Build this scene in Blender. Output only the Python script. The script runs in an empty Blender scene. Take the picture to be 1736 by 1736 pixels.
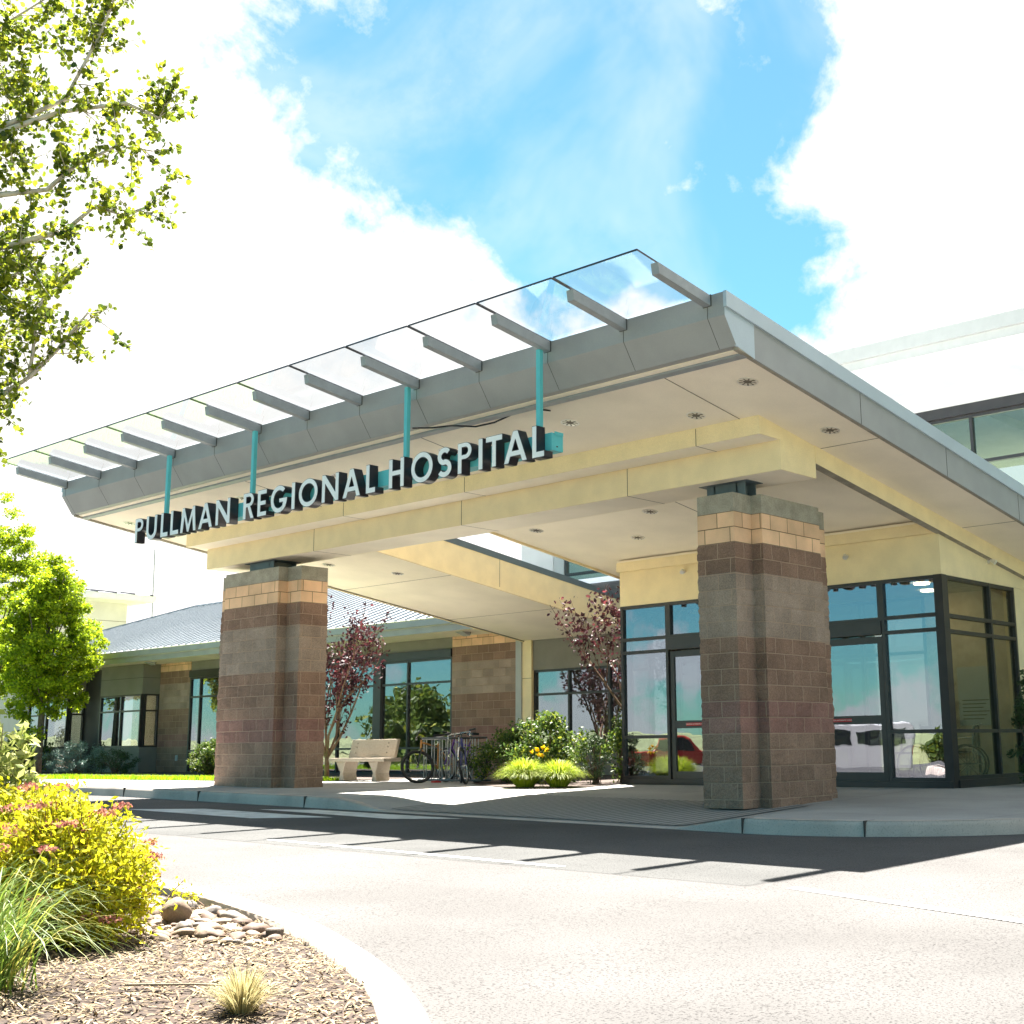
import bpy, bmesh, math, random
import numpy as np
from mathutils import Vector, Matrix, noise
R = math.radians
random.seed(7)
rng = np.random.default_rng(11)
scene = bpy.context.scene
col = scene.collection

# ------------------------------------------------------------------ camera
cd = bpy.data.cameras.new("camera")
cam = bpy.data.objects.new("camera", cd)
col.objects.link(cam)
yaw, pitch, roll = 0.71679, 0.19631, -0.012809
Fv = Vector((-math.sin(yaw)*math.cos(pitch), math.cos(yaw)*math.cos(pitch), math.sin(pitch)))
Rv = Vector((math.cos(yaw), math.sin(yaw), 0)); Uv = Rv.cross(Fv)
R2 = math.cos(roll)*Rv + math.sin(roll)*Uv
U2 = -math.sin(roll)*Rv + math.cos(roll)*Uv
m = Matrix((R2, U2, -Fv)).transposed().to_4x4()
m.translation = Vector((10.2245, -13.6038, 0.7571))
cam.matrix_world = m
cd.sensor_width = 36
cd.lens = 2199.82/1736*36
cd.shift_x = -0.0901
cd.shift_y = -0.0241
cd.clip_start = 0.05
cd.clip_end = 5000
scene.camera = cam

# ------------------------------------------------------------------ sun + sky
SUN = Vector((-0.387, 0.318, 0.866)).normalized()
sd = bpy.data.lights.new("sun", 'SUN')
sd.energy = 5.0
sd.angle = R(0.53)
sd.color = (1.0, 0.945, 0.865)
sun = bpy.data.objects.new("sun", sd)
col.objects.link(sun)
sun.rotation_euler = SUN.to_track_quat('Z', 'Y').to_euler()
scene.view_settings.view_transform = 'Standard'
scene.view_settings.look = 'None'
scene.view_settings.exposure = 2.75
scene.view_settings.gamma = 1.0
scene.view_settings.use_curve_mapping = False
scene.cycles.use_denoising = True
scene.cycles.max_bounces = 8
scene.cycles.transparent_max_bounces = 12
scene.cycles.sample_clamp_indirect = 6

w = bpy.data.worlds.new("World")
scene.world = w
w.use_nodes = True
nt = w.node_tree
nt.nodes.clear()
def N(nt, typ, **kw):
    n = nt.nodes.new(typ)
    for k, v in kw.items():
        if k.startswith('i_'):
            n.inputs[int(k[2:])].default_value = v
        else:
            setattr(n, k, v)
    return n
def math_(nt, op, a, b=None, clamp=False):
    n = nt.nodes.new('ShaderNodeMath'); n.operation = op; n.use_clamp = clamp
    for i, v in enumerate((a, b)):
        if v is None: continue
        if isinstance(v, (int, float)): n.inputs[i].default_value = v
        else: nt.links.new(v, n.inputs[i])
    return n.outputs[0]
def sstep(nt, v, lo, hi, a=0.0, b=1.0):
    n = nt.nodes.new('ShaderNodeMapRange'); n.interpolation_type = 'SMOOTHSTEP'
    nt.links.new(v, n.inputs[0])
    n.inputs[1].default_value = lo; n.inputs[2].default_value = hi
    n.inputs[3].default_value = a; n.inputs[4].default_value = b
    return n.outputs[0]
L = nt.links
sky = N(nt, 'ShaderNodeTexSky', sky_type='NISHITA', sun_disc=False,
        sun_elevation=math.asin(SUN.z), sun_rotation=math.atan2(SUN.x, SUN.y),
        altitude=700, air_density=1.0, dust_density=0.3, ozone_density=3.0)
skyc = N(nt, 'ShaderNodeMixRGB', blend_type='MULTIPLY')
skyc.inputs[0].default_value = 1.0
L.new(sky.outputs[0], skyc.inputs[1])
skyc.inputs[2].default_value = (0.49, 0.945, 0.82, 1)
bg1 = N(nt, 'ShaderNodeBackground'); L.new(skyc.outputs[0], bg1.inputs[0]); bg1.inputs[1].default_value = 0.034
bg2 = N(nt, 'ShaderNodeBackground'); bg2.inputs[0].default_value = (1.0, 0.955, 0.93, 1); bg2.inputs[1].default_value = 0.225
tc = N(nt, 'ShaderNodeTexCoord')
dirn = tc.outputs['Generated']
# cloud field: clear-air openings in the cumulus, listed by the direction they lie in
HOLES = [(-0.7158,0.4775,0.5095,0.024),(-0.7045,0.5049,0.4987,0.037),(-0.6827,0.5407,0.4916,0.055),(-0.7041,0.5482,0.4513,0.038),
         (-0.6518,0.5811,0.4873,0.073),(-0.6803,0.5843,0.4425,0.052),(-0.6124,0.6267,0.4818,0.082),(-0.6388,0.6410,0.4256,0.057),
         (-0.5663,0.6661,0.4854,0.078),(-0.5982,0.6814,0.4218,0.066),(-0.5183,0.7029,0.4871,0.064),(-0.5623,0.7141,0.4169,0.040),
         (-0.6310,0.6773,0.3782,0.045),(-0.6517,0.6666,0.3618,0.027),(-0.5944,0.7099,0.3778,0.049),(-0.5550,0.7460,0.3681,0.053),
         (-0.5352,0.7705,0.3462,0.040),(-0.5182,0.7915,0.3241,0.020),(-0.4743,0.7231,0.5021,0.034),(-0.5264,0.7260,0.4425,0.030)]
field = None
for x, y, z, r in HOLES:
    vm = nt.nodes.new('ShaderNodeVectorMath'); vm.operation = 'DISTANCE'
    L.new(dirn, vm.inputs[0]); v = Vector((x, y, z)).normalized(); vm.inputs[1].default_value = v
    q = math_(nt, 'SUBTRACT', vm.outputs['Value'], r)
    if field is None: field = q
    else:
        sm = nt.nodes.new('ShaderNodeMath'); sm.operation = 'SMOOTH_MIN'
        L.new(field, sm.inputs[0]); L.new(q, sm.inputs[1]); sm.inputs[2].default_value = 0.02
        field = sm.outputs[0]
def nz(scale, detail, rough=0.55, dist=0.0):
    n = nt.nodes.new('ShaderNodeTexNoise'); n.inputs['Scale'].default_value = scale
    n.inputs['Detail'].default_value = detail; n.inputs['Roughness'].default_value = rough
    n.inputs['Distortion'].default_value = dist
    L.new(dirn, n.inputs['Vector']); return math_(nt, 'SUBTRACT', n.outputs['Fac'], 0.5)
cmix = N(nt, 'ShaderNodeMixRGB'); cmix.inputs[1].default_value = (0.225, 0.215, 0.209, 1); cmix.inputs[2].default_value = (0.124, 0.148, 0.168, 1)
L.new(cmix.outputs[0], bg2.inputs[0]); bg2.inputs[1].default_value = 1.0
n1 = nz(9, 9, 0.6, 0.3); n2 = nz(30, 8, 0.62)
fld = math_(nt, 'ADD', math_(nt, 'SUBTRACT', field, 0.008), math_(nt, 'MULTIPLY', n1, 0.19))
fld = math_(nt, 'ADD', fld, math_(nt, 'MULTIPLY', n2, 0.075))
n6 = nz(6, 8, 0.62, 0.2); L.new(math_(nt, 'MULTIPLY', sstep(nt, n6, 0.02, 0.20), sstep(nt, fld, 0.22, 0.03)), cmix.inputs[0])
front = sstep(nt, fld, -0.022, 0.034)
n4 = nz(14, 8, 0.65, 0.15); n5 = nz(4.5, 5, 0.6, 0.5)
thin = math_(nt, 'MULTIPLY', sstep(nt, math_(nt, 'ADD', n4, math_(nt, 'MULTIPLY', n5, 0.6)), 0.13, 0.30), 0.6)
haze_ = sstep(nt, n5, -0.14, 0.22, 0.05, 0.34)
front = math_(nt, 'MAXIMUM', front, math_(nt, 'MAXIMUM', thin, haze_))
# away from the front openings: blue above, a band of cumulus low over the horizon
sep = N(nt, 'ShaderNodeSeparateXYZ'); L.new(dirn, sep.inputs[0])
bk = math_(nt, 'SUBTRACT', 0.055, sep.outputs['Z'])
bk = math_(nt, 'ADD', bk, math_(nt, 'MULTIPLY', n1, 0.42))
bk = math_(nt, 'ADD', bk, math_(nt, 'MULTIPLY', n2, 0.10))
back = sstep(nt, bk, 0.0, 0.05, 0.0, 0.75)
side = sstep(nt, sep.outputs['Y'], -0.05, 0.18)
mx = N(nt, 'ShaderNodeMix'); mx.data_type = 'FLOAT'
L.new(side, mx.inputs[0]); L.new(back, mx.inputs[2]); L.new(front, mx.inputs[3])
ms = N(nt, 'ShaderNodeMixShader')
L.new(mx.outputs[0], ms.inputs[0]); L.new(bg1.outputs[0], ms.inputs[1]); L.new(bg2.outputs[0], ms.inputs[2])
ow = N(nt, 'ShaderNodeOutputWorld'); L.new(ms.outputs[0], ow.inputs[0])

# ------------------------------------------------------------------ helpers
def tag(o, label=None, cat=None, group=None, kind=None):
    if label: o['label'] = label
    if cat: o['category'] = cat
    if group: o['group'] = group
    if kind: o['kind'] = kind
    return o
def empty(name, loc, label=None, cat=None, group=None, rz=0):
    o = bpy.data.objects.new(name, None); col.objects.link(o)
    o.location = loc; o.rotation_euler = (0, 0, rz); o.empty_display_size = 0.2
    return tag(o, label, cat, group)
def origin(o):
    v = Vector((0, 0, 0))
    while o is not None:
        v += Vector(o.location); o = o.parent
    return v
class MB:
    """collects faces given in world coordinates, then links them as one mesh"""
    def __init__(s): s.v = []; s.f = []; s.mi = []; s.m = 0
    def face(s, pts):
        n = len(s.v); s.v += [tuple(p) for p in pts]; s.f.append(list(range(n, n+len(pts)))); s.mi.append(s.m)
    def box(s, x0, x1, y0, y1, z0, z1):
        n = len(s.v)
        s.v += [(x0,y0,z0),(x1,y0,z0),(x1,y1,z0),(x0,y1,z0),(x0,y0,z1),(x1,y0,z1),(x1,y1,z1),(x0,y1,z1)]
        for f in ((3,2,1,0),(4,5,6,7),(0,1,5,4),(1,2,6,5),(2,3,7,6),(3,0,4,7)):
            s.f.append([n+i for i in f]); s.mi.append(s.m)
        return s
    def prism(s, poly, a0, a1, axis):
        """poly: 2D outline; axis 'x': poly=(y,z), 'y': poly=(x,z), 'z': poly=(x,y)"""
        def P(p, a):
            return {'x': (a, p[0], p[1]), 'y': (p[0], a, p[1]), 'z': (p[0], p[1], a)}[axis]
        n = len(s.v); k = len(poly)
        s.v += [P(p, a0) for p in poly] + [P(p, a1) for p in poly]
        s.f.append([n+i for i in range(k)]); s.mi.append(s.m)
        s.f.append([n+k+i for i in reversed(range(k))]); s.mi.append(s.m)
        for i in range(k):
            j = (i+1) % k
            s.f.append([n+i, n+k+i, n+k+j, n+j]); s.mi.append(s.m)
        return s
    def tube(s, pts, rad, n=8, cap=True):
        pts = [Vector(p) for p in pts]; rad = rad if hasattr(rad, '__len__') else [rad]*len(pts)
        base = len(s.v); up = Vector((0, 0, 1)); u = None
        for i, p in enumerate(pts):
            t = (pts[min(i+1, len(pts)-1)] - pts[max(i-1, 0)]).normalized()
            if u is None:
                u = t.cross(up)
                if u.length < .05: u = t.cross(Vector((1, 0, 0)))
            u = (u - t*u.dot(t)).normalized(); v = t.cross(u)
            for k in range(n):
                a = 2*math.pi*k/n
                s.v.append(tuple(p + (u*math.cos(a) + v*math.sin(a))*rad[i]))
        for i in range(len(pts)-1):
            for k in range(n):
                a = base+i*n+k; b = base+i*n+(k+1) % n
                s.f.append([a, b, b+n, a+n]); s.mi.append(s.m)
        if cap:
            s.f.append([base+k for k in reversed(range(n))]); s.mi.append(s.m)
            e = base+(len(pts)-1)*n
            s.f.append([e+k for k in range(n)]); s.mi.append(s.m)
        return s
    def ring(s, c, ax, r, tr, n=32, k=8, squash=1.0):
        """torus of radius r, tube radius tr, centred c, axle direction ax"""
        c = Vector(c); ax = Vector(ax).normalized()
        u = ax.cross(Vector((0, 0, 1)));
        if u.length < .05: u = ax.cross(Vector((1, 0, 0)))
        u.normalize(); v = ax.cross(u); base = len(s.v)
        for i in range(n):
            a = 2*math.pi*i/n; d = u*math.cos(a)+v*math.sin(a)
            for j in range(k):
                b = 2*math.pi*j/k
                s.v.append(tuple(c + d*(r+tr*math.cos(b)) + ax*tr*squash*math.sin(b)))
        for i in range(n):
            for j in range(k):
                a = base+i*k+j; b = base+i*k+(j+1) % k; c2 = base+((i+1) % n)*k+(j+1) % k; d2 = base+((i+1) % n)*k+j
                s.f.append([a, b, c2, d2]); s.mi.append(s.m)
        return s
    def build(s, name, mats, parent=None, smooth=False, bevel=0, loc=None):
        o0 = origin(parent) if parent else (Vector(loc) if loc else Vector((0, 0, 0)))
        me = bpy.data.meshes.new(name)
        me.from_pydata([(a[0]-o0.x, a[1]-o0.y, a[2]-o0.z) for a in s.v], [], s.f)
        if not isinstance(mats, (list, tuple)): mats = [mats]
        for mm in mats: me.materials.append(mm)
        if len(mats) > 1:
            me.polygons.foreach_set('material_index', s.mi)
        bm = bmesh.new(); bm.from_mesh(me)
        bmesh.ops.recalc_face_normals(bm, faces=bm.faces)
        if bevel:
            bmesh.ops.remove_doubles(bm, verts=bm.verts, dist=1e-5)
            es = [e for e in bm.edges if len(e.link_faces) == 2 and e.calc_face_angle(0) > 0.6]
            bmesh.ops.bevel(bm, geom=es, offset=bevel, segments=2, affect='EDGES', profile=0.6)
        bm.to_mesh(me); bm.free()
        if smooth:
            me.polygons.foreach_set('use_smooth', [True]*len(me.polygons))
        o = bpy.data.objects.new(name, me); col.objects.link(o)
        if parent is not None: o.parent = parent
        elif loc: o.location = loc
        return o
def box(name, mat, parent, *a, bevel=0):
    return MB().box(*a).build(name, mat, parent, bevel=bevel)
def copy_tree(o, parent=None):
    c = o.copy(); col.objects.link(c); c.parent = parent
    for ch in o.children: copy_tree(ch, c)
    return c

# ------------------------------------------------------------------ materials
def newmat(name):
    mt = bpy.data.materials.new(name); mt.use_nodes = True
    t = mt.node_tree; b = t.nodes['Principled BSDF']
    return mt, t, b
def flat(name, c, rough=0.6, metal=0.0, var=0.12, scale=6.0, bump=0.0, bscale=60.0, spec=0.4, fine=0.0, fscale=120.0):
    """procedural: base colour varied by noise at two scales, optional fine bump"""
    mt, t, b = newmat(name)
    b.inputs['Roughness'].default_value = rough; b.inputs['Metallic'].default_value = metal
    b.inputs['Specular IOR Level'].default_value = spec
    g = t.nodes.new('ShaderNodeNewGeometry')
    n = t.nodes.new('ShaderNodeTexNoise'); n.inputs['Scale'].default_value = scale; n.inputs['Detail'].default_value = 6
    t.links.new(g.outputs['Position'], n.inputs['Vector'])
    f = sstep(t, n.outputs['Fac'], 0.3, 0.7, 1-var, 1+var)
    if fine:
        n3 = t.nodes.new('ShaderNodeTexNoise'); n3.inputs['Scale'].default_value = fscale; n3.inputs['Detail'].default_value = 3
        t.links.new(g.outputs['Position'], n3.inputs['Vector'])
        f = math_(t, 'MULTIPLY', f, sstep(t, n3.outputs['Fac'], 0.35, 0.65, 1-fine, 1+fine))
    vm = t.nodes.new('ShaderNodeVectorMath'); vm.operation = 'SCALE'; vm.inputs[0].default_value = c[:3]
    t.links.new(f, vm.inputs['Scale']); t.links.new(vm.outputs[0], b.inputs['Base Color'])
    if bump:
        n2 = t.nodes.new('ShaderNodeTexNoise'); n2.inputs['Scale'].default_value = bscale; n2.inputs['Detail'].default_value = 5
        t.links.new(g.outputs['Position'], n2.inputs['Vector'])
        bp = t.nodes.new('ShaderNodeBump'); bp.inputs['Strength'].default_value = bump; bp.inputs['Distance'].default_value = 0.01
        t.links.new(n2.outputs['Fac'], bp.inputs['Height']); t.links.new(bp.outputs[0], b.inputs['Normal'])
    return mt
def block_mat(name, split=True):
    """concrete masonry in coloured bands, courses of 0.2032 m, blocks of 0.4064 m"""
    mt, t, b = newmat(name); lk = t.links
    b.inputs['Roughness'].default_value = 0.9; b.inputs['Specular IOR Level'].default_value = 0.2
    g = t.nodes.new('ShaderNodeNewGeometry')
    sp = t.nodes.new('ShaderNodeSeparateXYZ'); lk.new(g.outputs['Position'], sp.inputs[0])
    sn = t.nodes.new('ShaderNodeSeparateXYZ'); lk.new(g.outputs['Normal'], sn.inputs[0])
    isx = math_(t, 'GREATER_THAN', math_(t, 'ABSOLUTE', sn.outputs['X']), 0.7)
    u = math_(t, 'ADD', math_(t, 'MULTIPLY', sp.outputs['X'], math_(t, 'SUBTRACT', 1.0, isx)),
              math_(t, 'MULTIPLY', math_(t, 'ADD', sp.outputs['Y'], 0.13), isx))
    k = math_(t, 'DIVIDE', math_(t, 'SUBTRACT', sp.outputs['Z'], 0.881), 0.2032)
    cb = t.nodes.new('ShaderNodeCombineXYZ')
    lk.new(math_(t, 'ADD', u, 20.0), cb.inputs[0]); lk.new(math_(t, 'ADD', math_(t, 'MULTIPLY', k, 0.2032), 20.32), cb.inputs[1])
    br = t.nodes.new('ShaderNodeTexBrick'); lk.new(cb.outputs[0], br.inputs['Vector'])
    br.offset = 0.5; br.inputs['Scale'].default_value = 1.0
    br.inputs['Color1'].default_value = (0.86, 0.86, 0.86, 1); br.inputs['Color2'].default_value = (1.13, 1.12, 1.11, 1)
    br.inputs['Mortar'].default_value = (0, 0, 0, 1)
    br.inputs['Mortar Size'].default_value = 0.0055; br.inputs['Mortar Smooth'].default_value = 0.2
    br.inputs['Bias'].default_value = 0.0
    br.inputs['Brick Width'].default_value = 0.4064; br.inputs['Row Height'].default_value = 0.2032
    rp = t.nodes.new('ShaderNodeValToRGB'); rp.color_ramp.interpolation = 'CONSTANT'
    els = rp.color_ramp.elements
    bands = [(-6, (0.250,0.162,0.118)), (0, (0.255,0.138,0.112)), (2, (0.245,0.152,0.110)), (6, (0.300,0.226,0.180)),
             (10, (0.235,0.146,0.108)), (12, (0.680,0.440,0.280))]
    while len(els) < len(bands): els.new(0.5)
    for e, (kk, c) in zip(els, bands):
        e.position = (kk+6)/22.0; e.color = (*c, 1)
    lk.new(math_(t, 'DIVIDE', math_(t, 'ADD', k, 6.0), 22.0), rp.inputs[0])
    n = t.nodes.new('ShaderNodeTexNoise'); n.inputs['Scale'].default_value = 70; n.inputs['Detail'].default_value = 4
    lk.new(g.outputs['Position'], n.inputs['Vector'])
    n2 = t.nodes.new('ShaderNodeTexNoise'); n2.inputs['Scale'].default_value = 2.5; n2.inputs['Detail'].default_value = 5
    lk.new(g.outputs['Position'], n2.inputs['Vector'])
    vo = t.nodes.new('ShaderNodeTexVoronoi'); vo.inputs['Scale'].default_value = 75
    lk.new(g.outputs['Position'], vo.inputs['Vector'])
    peach = math_(t, 'GREATER_THAN', k, 12.0)
    rough_amt = math_(t, 'SUBTRACT', 1.0, math_(t, 'MULTIPLY', peach, 0.85))
    sp1 = math_(t, 'MULTIPLY', math_(t, 'SUBTRACT', n.outputs['Fac'], 0.5), math_(t, 'MULTIPLY', rough_amt, 1.5))
    f = math_(t, 'ADD', 1.13, sp1)
    f = math_(t, 'MULTIPLY', f, sstep(t, n2.outputs['Fac'], 0.3, 0.7, 0.87, 1.11))
    chips = math_(t, 'MULTIPLY', math_(t, 'LESS_THAN', vo.outputs['Distance'], 0.17), math_(t, 'MULTIPLY', rough_amt, 0.55))
    f = math_(t, 'ADD', f, chips)
    m1 = t.nodes.new('ShaderNodeMixRGB'); m1.blend_type = 'MULTIPLY'; m1.inputs[0].default_value = 1
    lk.new(rp.outputs[0], m1.inputs[1]); lk.new(br.outputs['Color'], m1.inputs[2])
    vm = t.nodes.new('ShaderNodeVectorMath'); vm.operation = 'SCALE'; lk.new(m1.outputs[0], vm.inputs[0]); lk.new(f, vm.inputs['Scale'])
    mo = t.nodes.new('ShaderNodeMixRGB'); lk.new(peach, mo.inputs[0])
    mo.inputs[1].default_value = (0.44, 0.31, 0.225, 1); mo.inputs[2].default_value = (0.20, 0.12, 0.07, 1)
    m2 = t.nodes.new('ShaderNodeMixRGB'); lk.new(br.outputs['Fac'], m2.inputs[0])
    lk.new(vm.outputs[0], m2.inputs[1]); lk.new(mo.outputs[0], m2.inputs[2])
    lk.new(m2.outputs[0], b.inputs['Base Color'])
    h = math_(t, 'SUBTRACT', math_(t, 'MULTIPLY', n.outputs['Fac'], rough_amt), math_(t, 'MULTIPLY', br.outputs['Fac'], 0.9))
    bp = t.nodes.new('ShaderNodeBump'); bp.inputs['Strength'].default_value = 0.8; bp.inputs['Distance'].default_value = 0.012
    lk.new(h, bp.inputs['Height']); lk.new(bp.outputs[0], b.inputs['Normal'])
    return mt
def leaf_mat(name, c1, c2, c3=None, trans=0.45, rough=0.5, scale=2.5):
    mt, t, b = newmat(name); lk = t.links
    g = t.nodes.new('ShaderNodeNewGeometry')
    n = t.nodes.new('ShaderNodeTexNoise'); n.inputs['Scale'].default_value = scale; n.inputs['Detail'].default_value = 3
    lk.new(g.outputs['Position'], n.inputs['Vector'])
    f = math_(t, 'ADD', math_(t, 'MULTIPLY', g.outputs['Random Per Island'], 0.65), math_(t, 'MULTIPLY', n.outputs['Fac'], 0.35))
    rp = t.nodes.new('ShaderNodeValToRGB'); lk.new(f, rp.inputs[0])
    rp.color_ramp.elements[0].color = (*c1, 1); rp.color_ramp.elements[0].position = 0.15
    rp.color_ramp.elements[1].color = (*c2, 1); rp.color_ramp.elements[1].position = 0.72
    if c3:
        e = rp.color_ramp.elements.new(0.84); e.color = (*c3, 1)
    lk.new(rp.outputs[0], b.inputs['Base Color']); b.inputs['Roughness'].default_value = rough
    b.inputs['Specular IOR Level'].default_value = 0.3
    tr = t.nodes.new('ShaderNodeBsdfTranslucent'); lk.new(rp.outputs[0], tr.inputs[0])
    mxs = t.nodes.new('ShaderNodeMixShader'); mxs.inputs[0].default_value = trans
    lk.new(b.outputs[0], mxs.inputs[1]); lk.new(tr.outputs[0], mxs.inputs[2])
    lk.new(mxs.outputs[0], t.nodes['Material Output'].inputs[0])
    return mt
def glass_mat(name, tint, refl, rtint=(0.8, 0.93, 1.0), wav=0.0):
    mt = bpy.data.materials.new(name); mt.use_nodes = True; t = mt.node_tree; t.nodes.clear(); lk = t.links
    tr = t.nodes.new('ShaderNodeBsdfTransparent'); tr.inputs[0].default_value = (*tint, 1)
    gl = t.nodes.new('ShaderNodeBsdfGlossy'); gl.inputs['Color'].default_value = (*rtint, 1); gl.inputs['Roughness'].default_value = 0.0
    if wav:
        g = t.nodes.new('ShaderNodeNewGeometry'); n = t.nodes.new('ShaderNodeTexNoise'); n.inputs['Scale'].default_value = 1.3
        lk.new(g.outputs['Position'], n.inputs['Vector'])
        bp = t.nodes.new('ShaderNodeBump'); bp.inputs['Strength'].default_value = wav; bp.inputs['Distance'].default_value = 0.02
        lk.new(n.outputs['Fac'], bp.inputs['Height']); lk.new(bp.outputs[0], gl.inputs['Normal'])
    gg = t.nodes.new('ShaderNodeNewGeometry'); dt = t.nodes.new('ShaderNodeVectorMath'); dt.operation = 'DOT_PRODUCT'
    lk.new(gg.outputs['Incoming'], dt.inputs[0]); lk.new(gg.outputs['Normal'], dt.inputs[1])
    f5 = math_(t, 'POWER', math_(t, 'SUBTRACT', 1.0, math_(t, 'ABSOLUTE', dt.outputs['Value'])), 5.0)
    f = math_(t, 'ADD', math_(t, 'MULTIPLY', f5, 1.0-refl), refl, clamp=True)
    mxs = t.nodes.new('ShaderNodeMixShader'); lk.new(f, mxs.inputs[0]); lk.new(tr.outputs[0], mxs.inputs[1]); lk.new(gl.outputs[0], mxs.inputs[2])
    ou = t.nodes.new('ShaderNodeOutputMaterial'); lk.new(mxs.outputs[0], ou.inputs[0])
    return mt
def speckle(name, base, dark, light, rough=0.9, s1=90, s2=260, patch=0.12, pscale=0.5, bump=0.5):
    """aggregate surface: dark and light grains on a base colour, with broad worn patches"""
    mt, t, b = newmat(name); lk = t.links
    b.inputs['Roughness'].default_value = rough; b.inputs['Specular IOR Level'].default_value = 0.25
    g = t.nodes.new('ShaderNodeNewGeometry')
    def no(sc, d=3):
        n = t.nodes.new('ShaderNodeTexNoise'); n.inputs['Scale'].default_value = sc; n.inputs['Detail'].default_value = d
        lk.new(g.outputs['Position'], n.inputs['Vector']); return n.outputs['Fac']
    a = no(s1, 2); c = no(s2, 2); p = no(pscale, 5)
    m1 = t.nodes.new('ShaderNodeMixRGB'); m1.inputs[1].default_value = (*base, 1); m1.inputs[2].default_value = (*dark, 1)
    lk.new(sstep(t, a, 0.54, 0.66), m1.inputs[0])
    m2 = t.nodes.new('ShaderNodeMixRGB'); lk.new(m1.outputs[0], m2.inputs[1]); m2.inputs[2].default_value = (*light, 1)
    lk.new(sstep(t, c, 0.56, 0.68), m2.inputs[0])
    vm = t.nodes.new('ShaderNodeVectorMath'); vm.operation = 'SCALE'; lk.new(m2.outputs[0], vm.inputs[0])
    lk.new(sstep(t, p, 0.3, 0.7, 1-patch, 1+patch), vm.inputs['Scale']); lk.new(vm.outputs[0], b.inputs['Base Color'])
    bp = t.nodes.new('ShaderNodeBump'); bp.inputs['Strength'].default_value = bump; bp.inputs['Distance'].default_value = 0.004
    lk.new(a, bp.inputs['Height']); lk.new(bp.outputs[0], b.inputs['Normal'])
    return mt
def scored(name, base, w_, h_, line=(0.12, 0.12, 0.12), size=0.006):
    """concrete slab paving with tooled joints"""
    mt = speckle(name, base, tuple(v*0.82 for v in base), tuple(min(1, v*1.12) for v in base), s1=60, s2=200, patch=0.10, pscale=0.8, bump=0.25)
    t = mt.node_tree; lk = t.links; b = t.nodes['Principled BSDF']
    src = b.inputs['Base Color'].links[0].from_socket
    g = t.nodes.new('ShaderNodeNewGeometry'); br = t.nodes.new('ShaderNodeTexBrick'); br.offset = 0
    va = t.nodes.new('ShaderNodeVectorMath'); va.operation = 'ADD'; va.inputs[1].default_value = (90.6, 91.7, 0)
    lk.new(g.outputs['Position'], va.inputs[0]); lk.new(va.outputs[0], br.inputs['Vector'])
    br.inputs['Scale'].default_value = 1; br.inputs['Brick Width'].default_value = w_; br.inputs['Row Height'].default_value = h_
    br.inputs['Mortar Size'].default_value = size; br.inputs['Mortar Smooth'].default_value = 0.3
    mm = t.nodes.new('ShaderNodeMixRGB'); lk.new(br.outputs['Fac'], mm.inputs[0]); lk.new(src, mm.inputs[1]); mm.inputs[2].default_value = (*line, 1)
    lk.new(mm.outputs[0], b.inputs['Base Color'])
    return mt

M = {}
M['asphalt'] = speckle('asphalt', (0.080, 0.0775, 0.0765), (0.014, 0.013, 0.013), (0.108, 0.104, 0.102), s1=78, s2=170, patch=0.15, pscale=0.6)
M['paint'] = flat('road_paint', (0.62, 0.62, 0.60), 0.7, var=0.18, scale=5, fine=0.10)
M['walk'] = scored('sidewalk_concrete', (0.345, 0.34, 0.325), 3.05, 1.52)
M['kerb'] = speckle('kerb_concrete', (0.47, 0.40, 0.345), (0.38, 0.325, 0.28), (0.53, 0.455, 0.39), s1=60, s2=140, patch=0.16, pscale=1.6)
M['joint'] = flat('dark_joint', (0.06, 0.055, 0.05), 0.9)
M['block'] = block_mat('banded_block')
M['cap'] = flat('precast_cap', (0.33, 0.30, 0.245), 0.85, var=0.16, scale=5, bump=0.3, bscale=40, fine=0.10, fscale=60)
M['yellow'] = flat('yellow_stucco', (0.88, 0.73, 0.45), 0.9, var=0.05, scale=3, bump=0.45, bscale=130, fine=0.05, fscale=110)
M['soffit'] = flat('cream_soffit', (0.93, 0.84, 0.69), 0.9, var=0.045, scale=1.2, bump=0.3, bscale=140, fine=0.03, fscale=100)
M['stjoint'] = flat('stucco_joint', (0.17, 0.13, 0.085), 0.9)
M['grey'] = flat('grey_stucco', (0.215, 0.205, 0.175), 0.9, var=0.06, scale=2, bump=0.3, bscale=130, fine=0.05, fscale=110)
M['fascia'] = flat('grey_metal_panel', (0.30, 0.305, 0.305), 0.42, 0.0, var=0.06, scale=2.2, fine=0.04, fscale=140, spec=0.5)
M['flash'] = flat('pale_blue_metal', (0.42, 0.50, 0.56), 0.33, 0.0, var=0.04, scale=1.5, fine=0.03, spec=0.6)
M['galv'] = flat('galvanised_outrigger', (0.27, 0.295, 0.315), 0.4, 0.0, var=0.08, scale=7, fine=0.05, spec=0.5)
M['teal'] = flat('teal_paint', (0.11, 0.52, 0.56), 0.45, var=0.06, scale=4, spec=0.5)
M['steel'] = flat('blue_grey_steel', (0.10, 0.135, 0.155), 0.45, var=0.08, scale=4)
M['frame'] = flat('dark_bronze_frame', (0.030, 0.027, 0.028), 0.35, 0.0, var=0.10, scale=5, spec=0.5)
M['letter'] = flat('letter_return', (0.035, 0.032, 0.038), 0.3, 0.0, var=0.05, spec=0.5)
M['face'] = flat('letter_face', (0.86, 0.87, 0.86), 0.5, var=0.02)
M['white'] = flat('white_membrane', (0.72, 0.73, 0.76), 0.8, var=0.06, scale=2)
M['roof'] = flat('standing_seam', (0.33, 0.37, 0.40), 0.38, 0.35, var=0.05, scale=1.2, spec=0.5)
M['seam'] = flat('seam_rib', (0.30, 0.33, 0.36), 0.4, 0.3, var=0.04)
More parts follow.
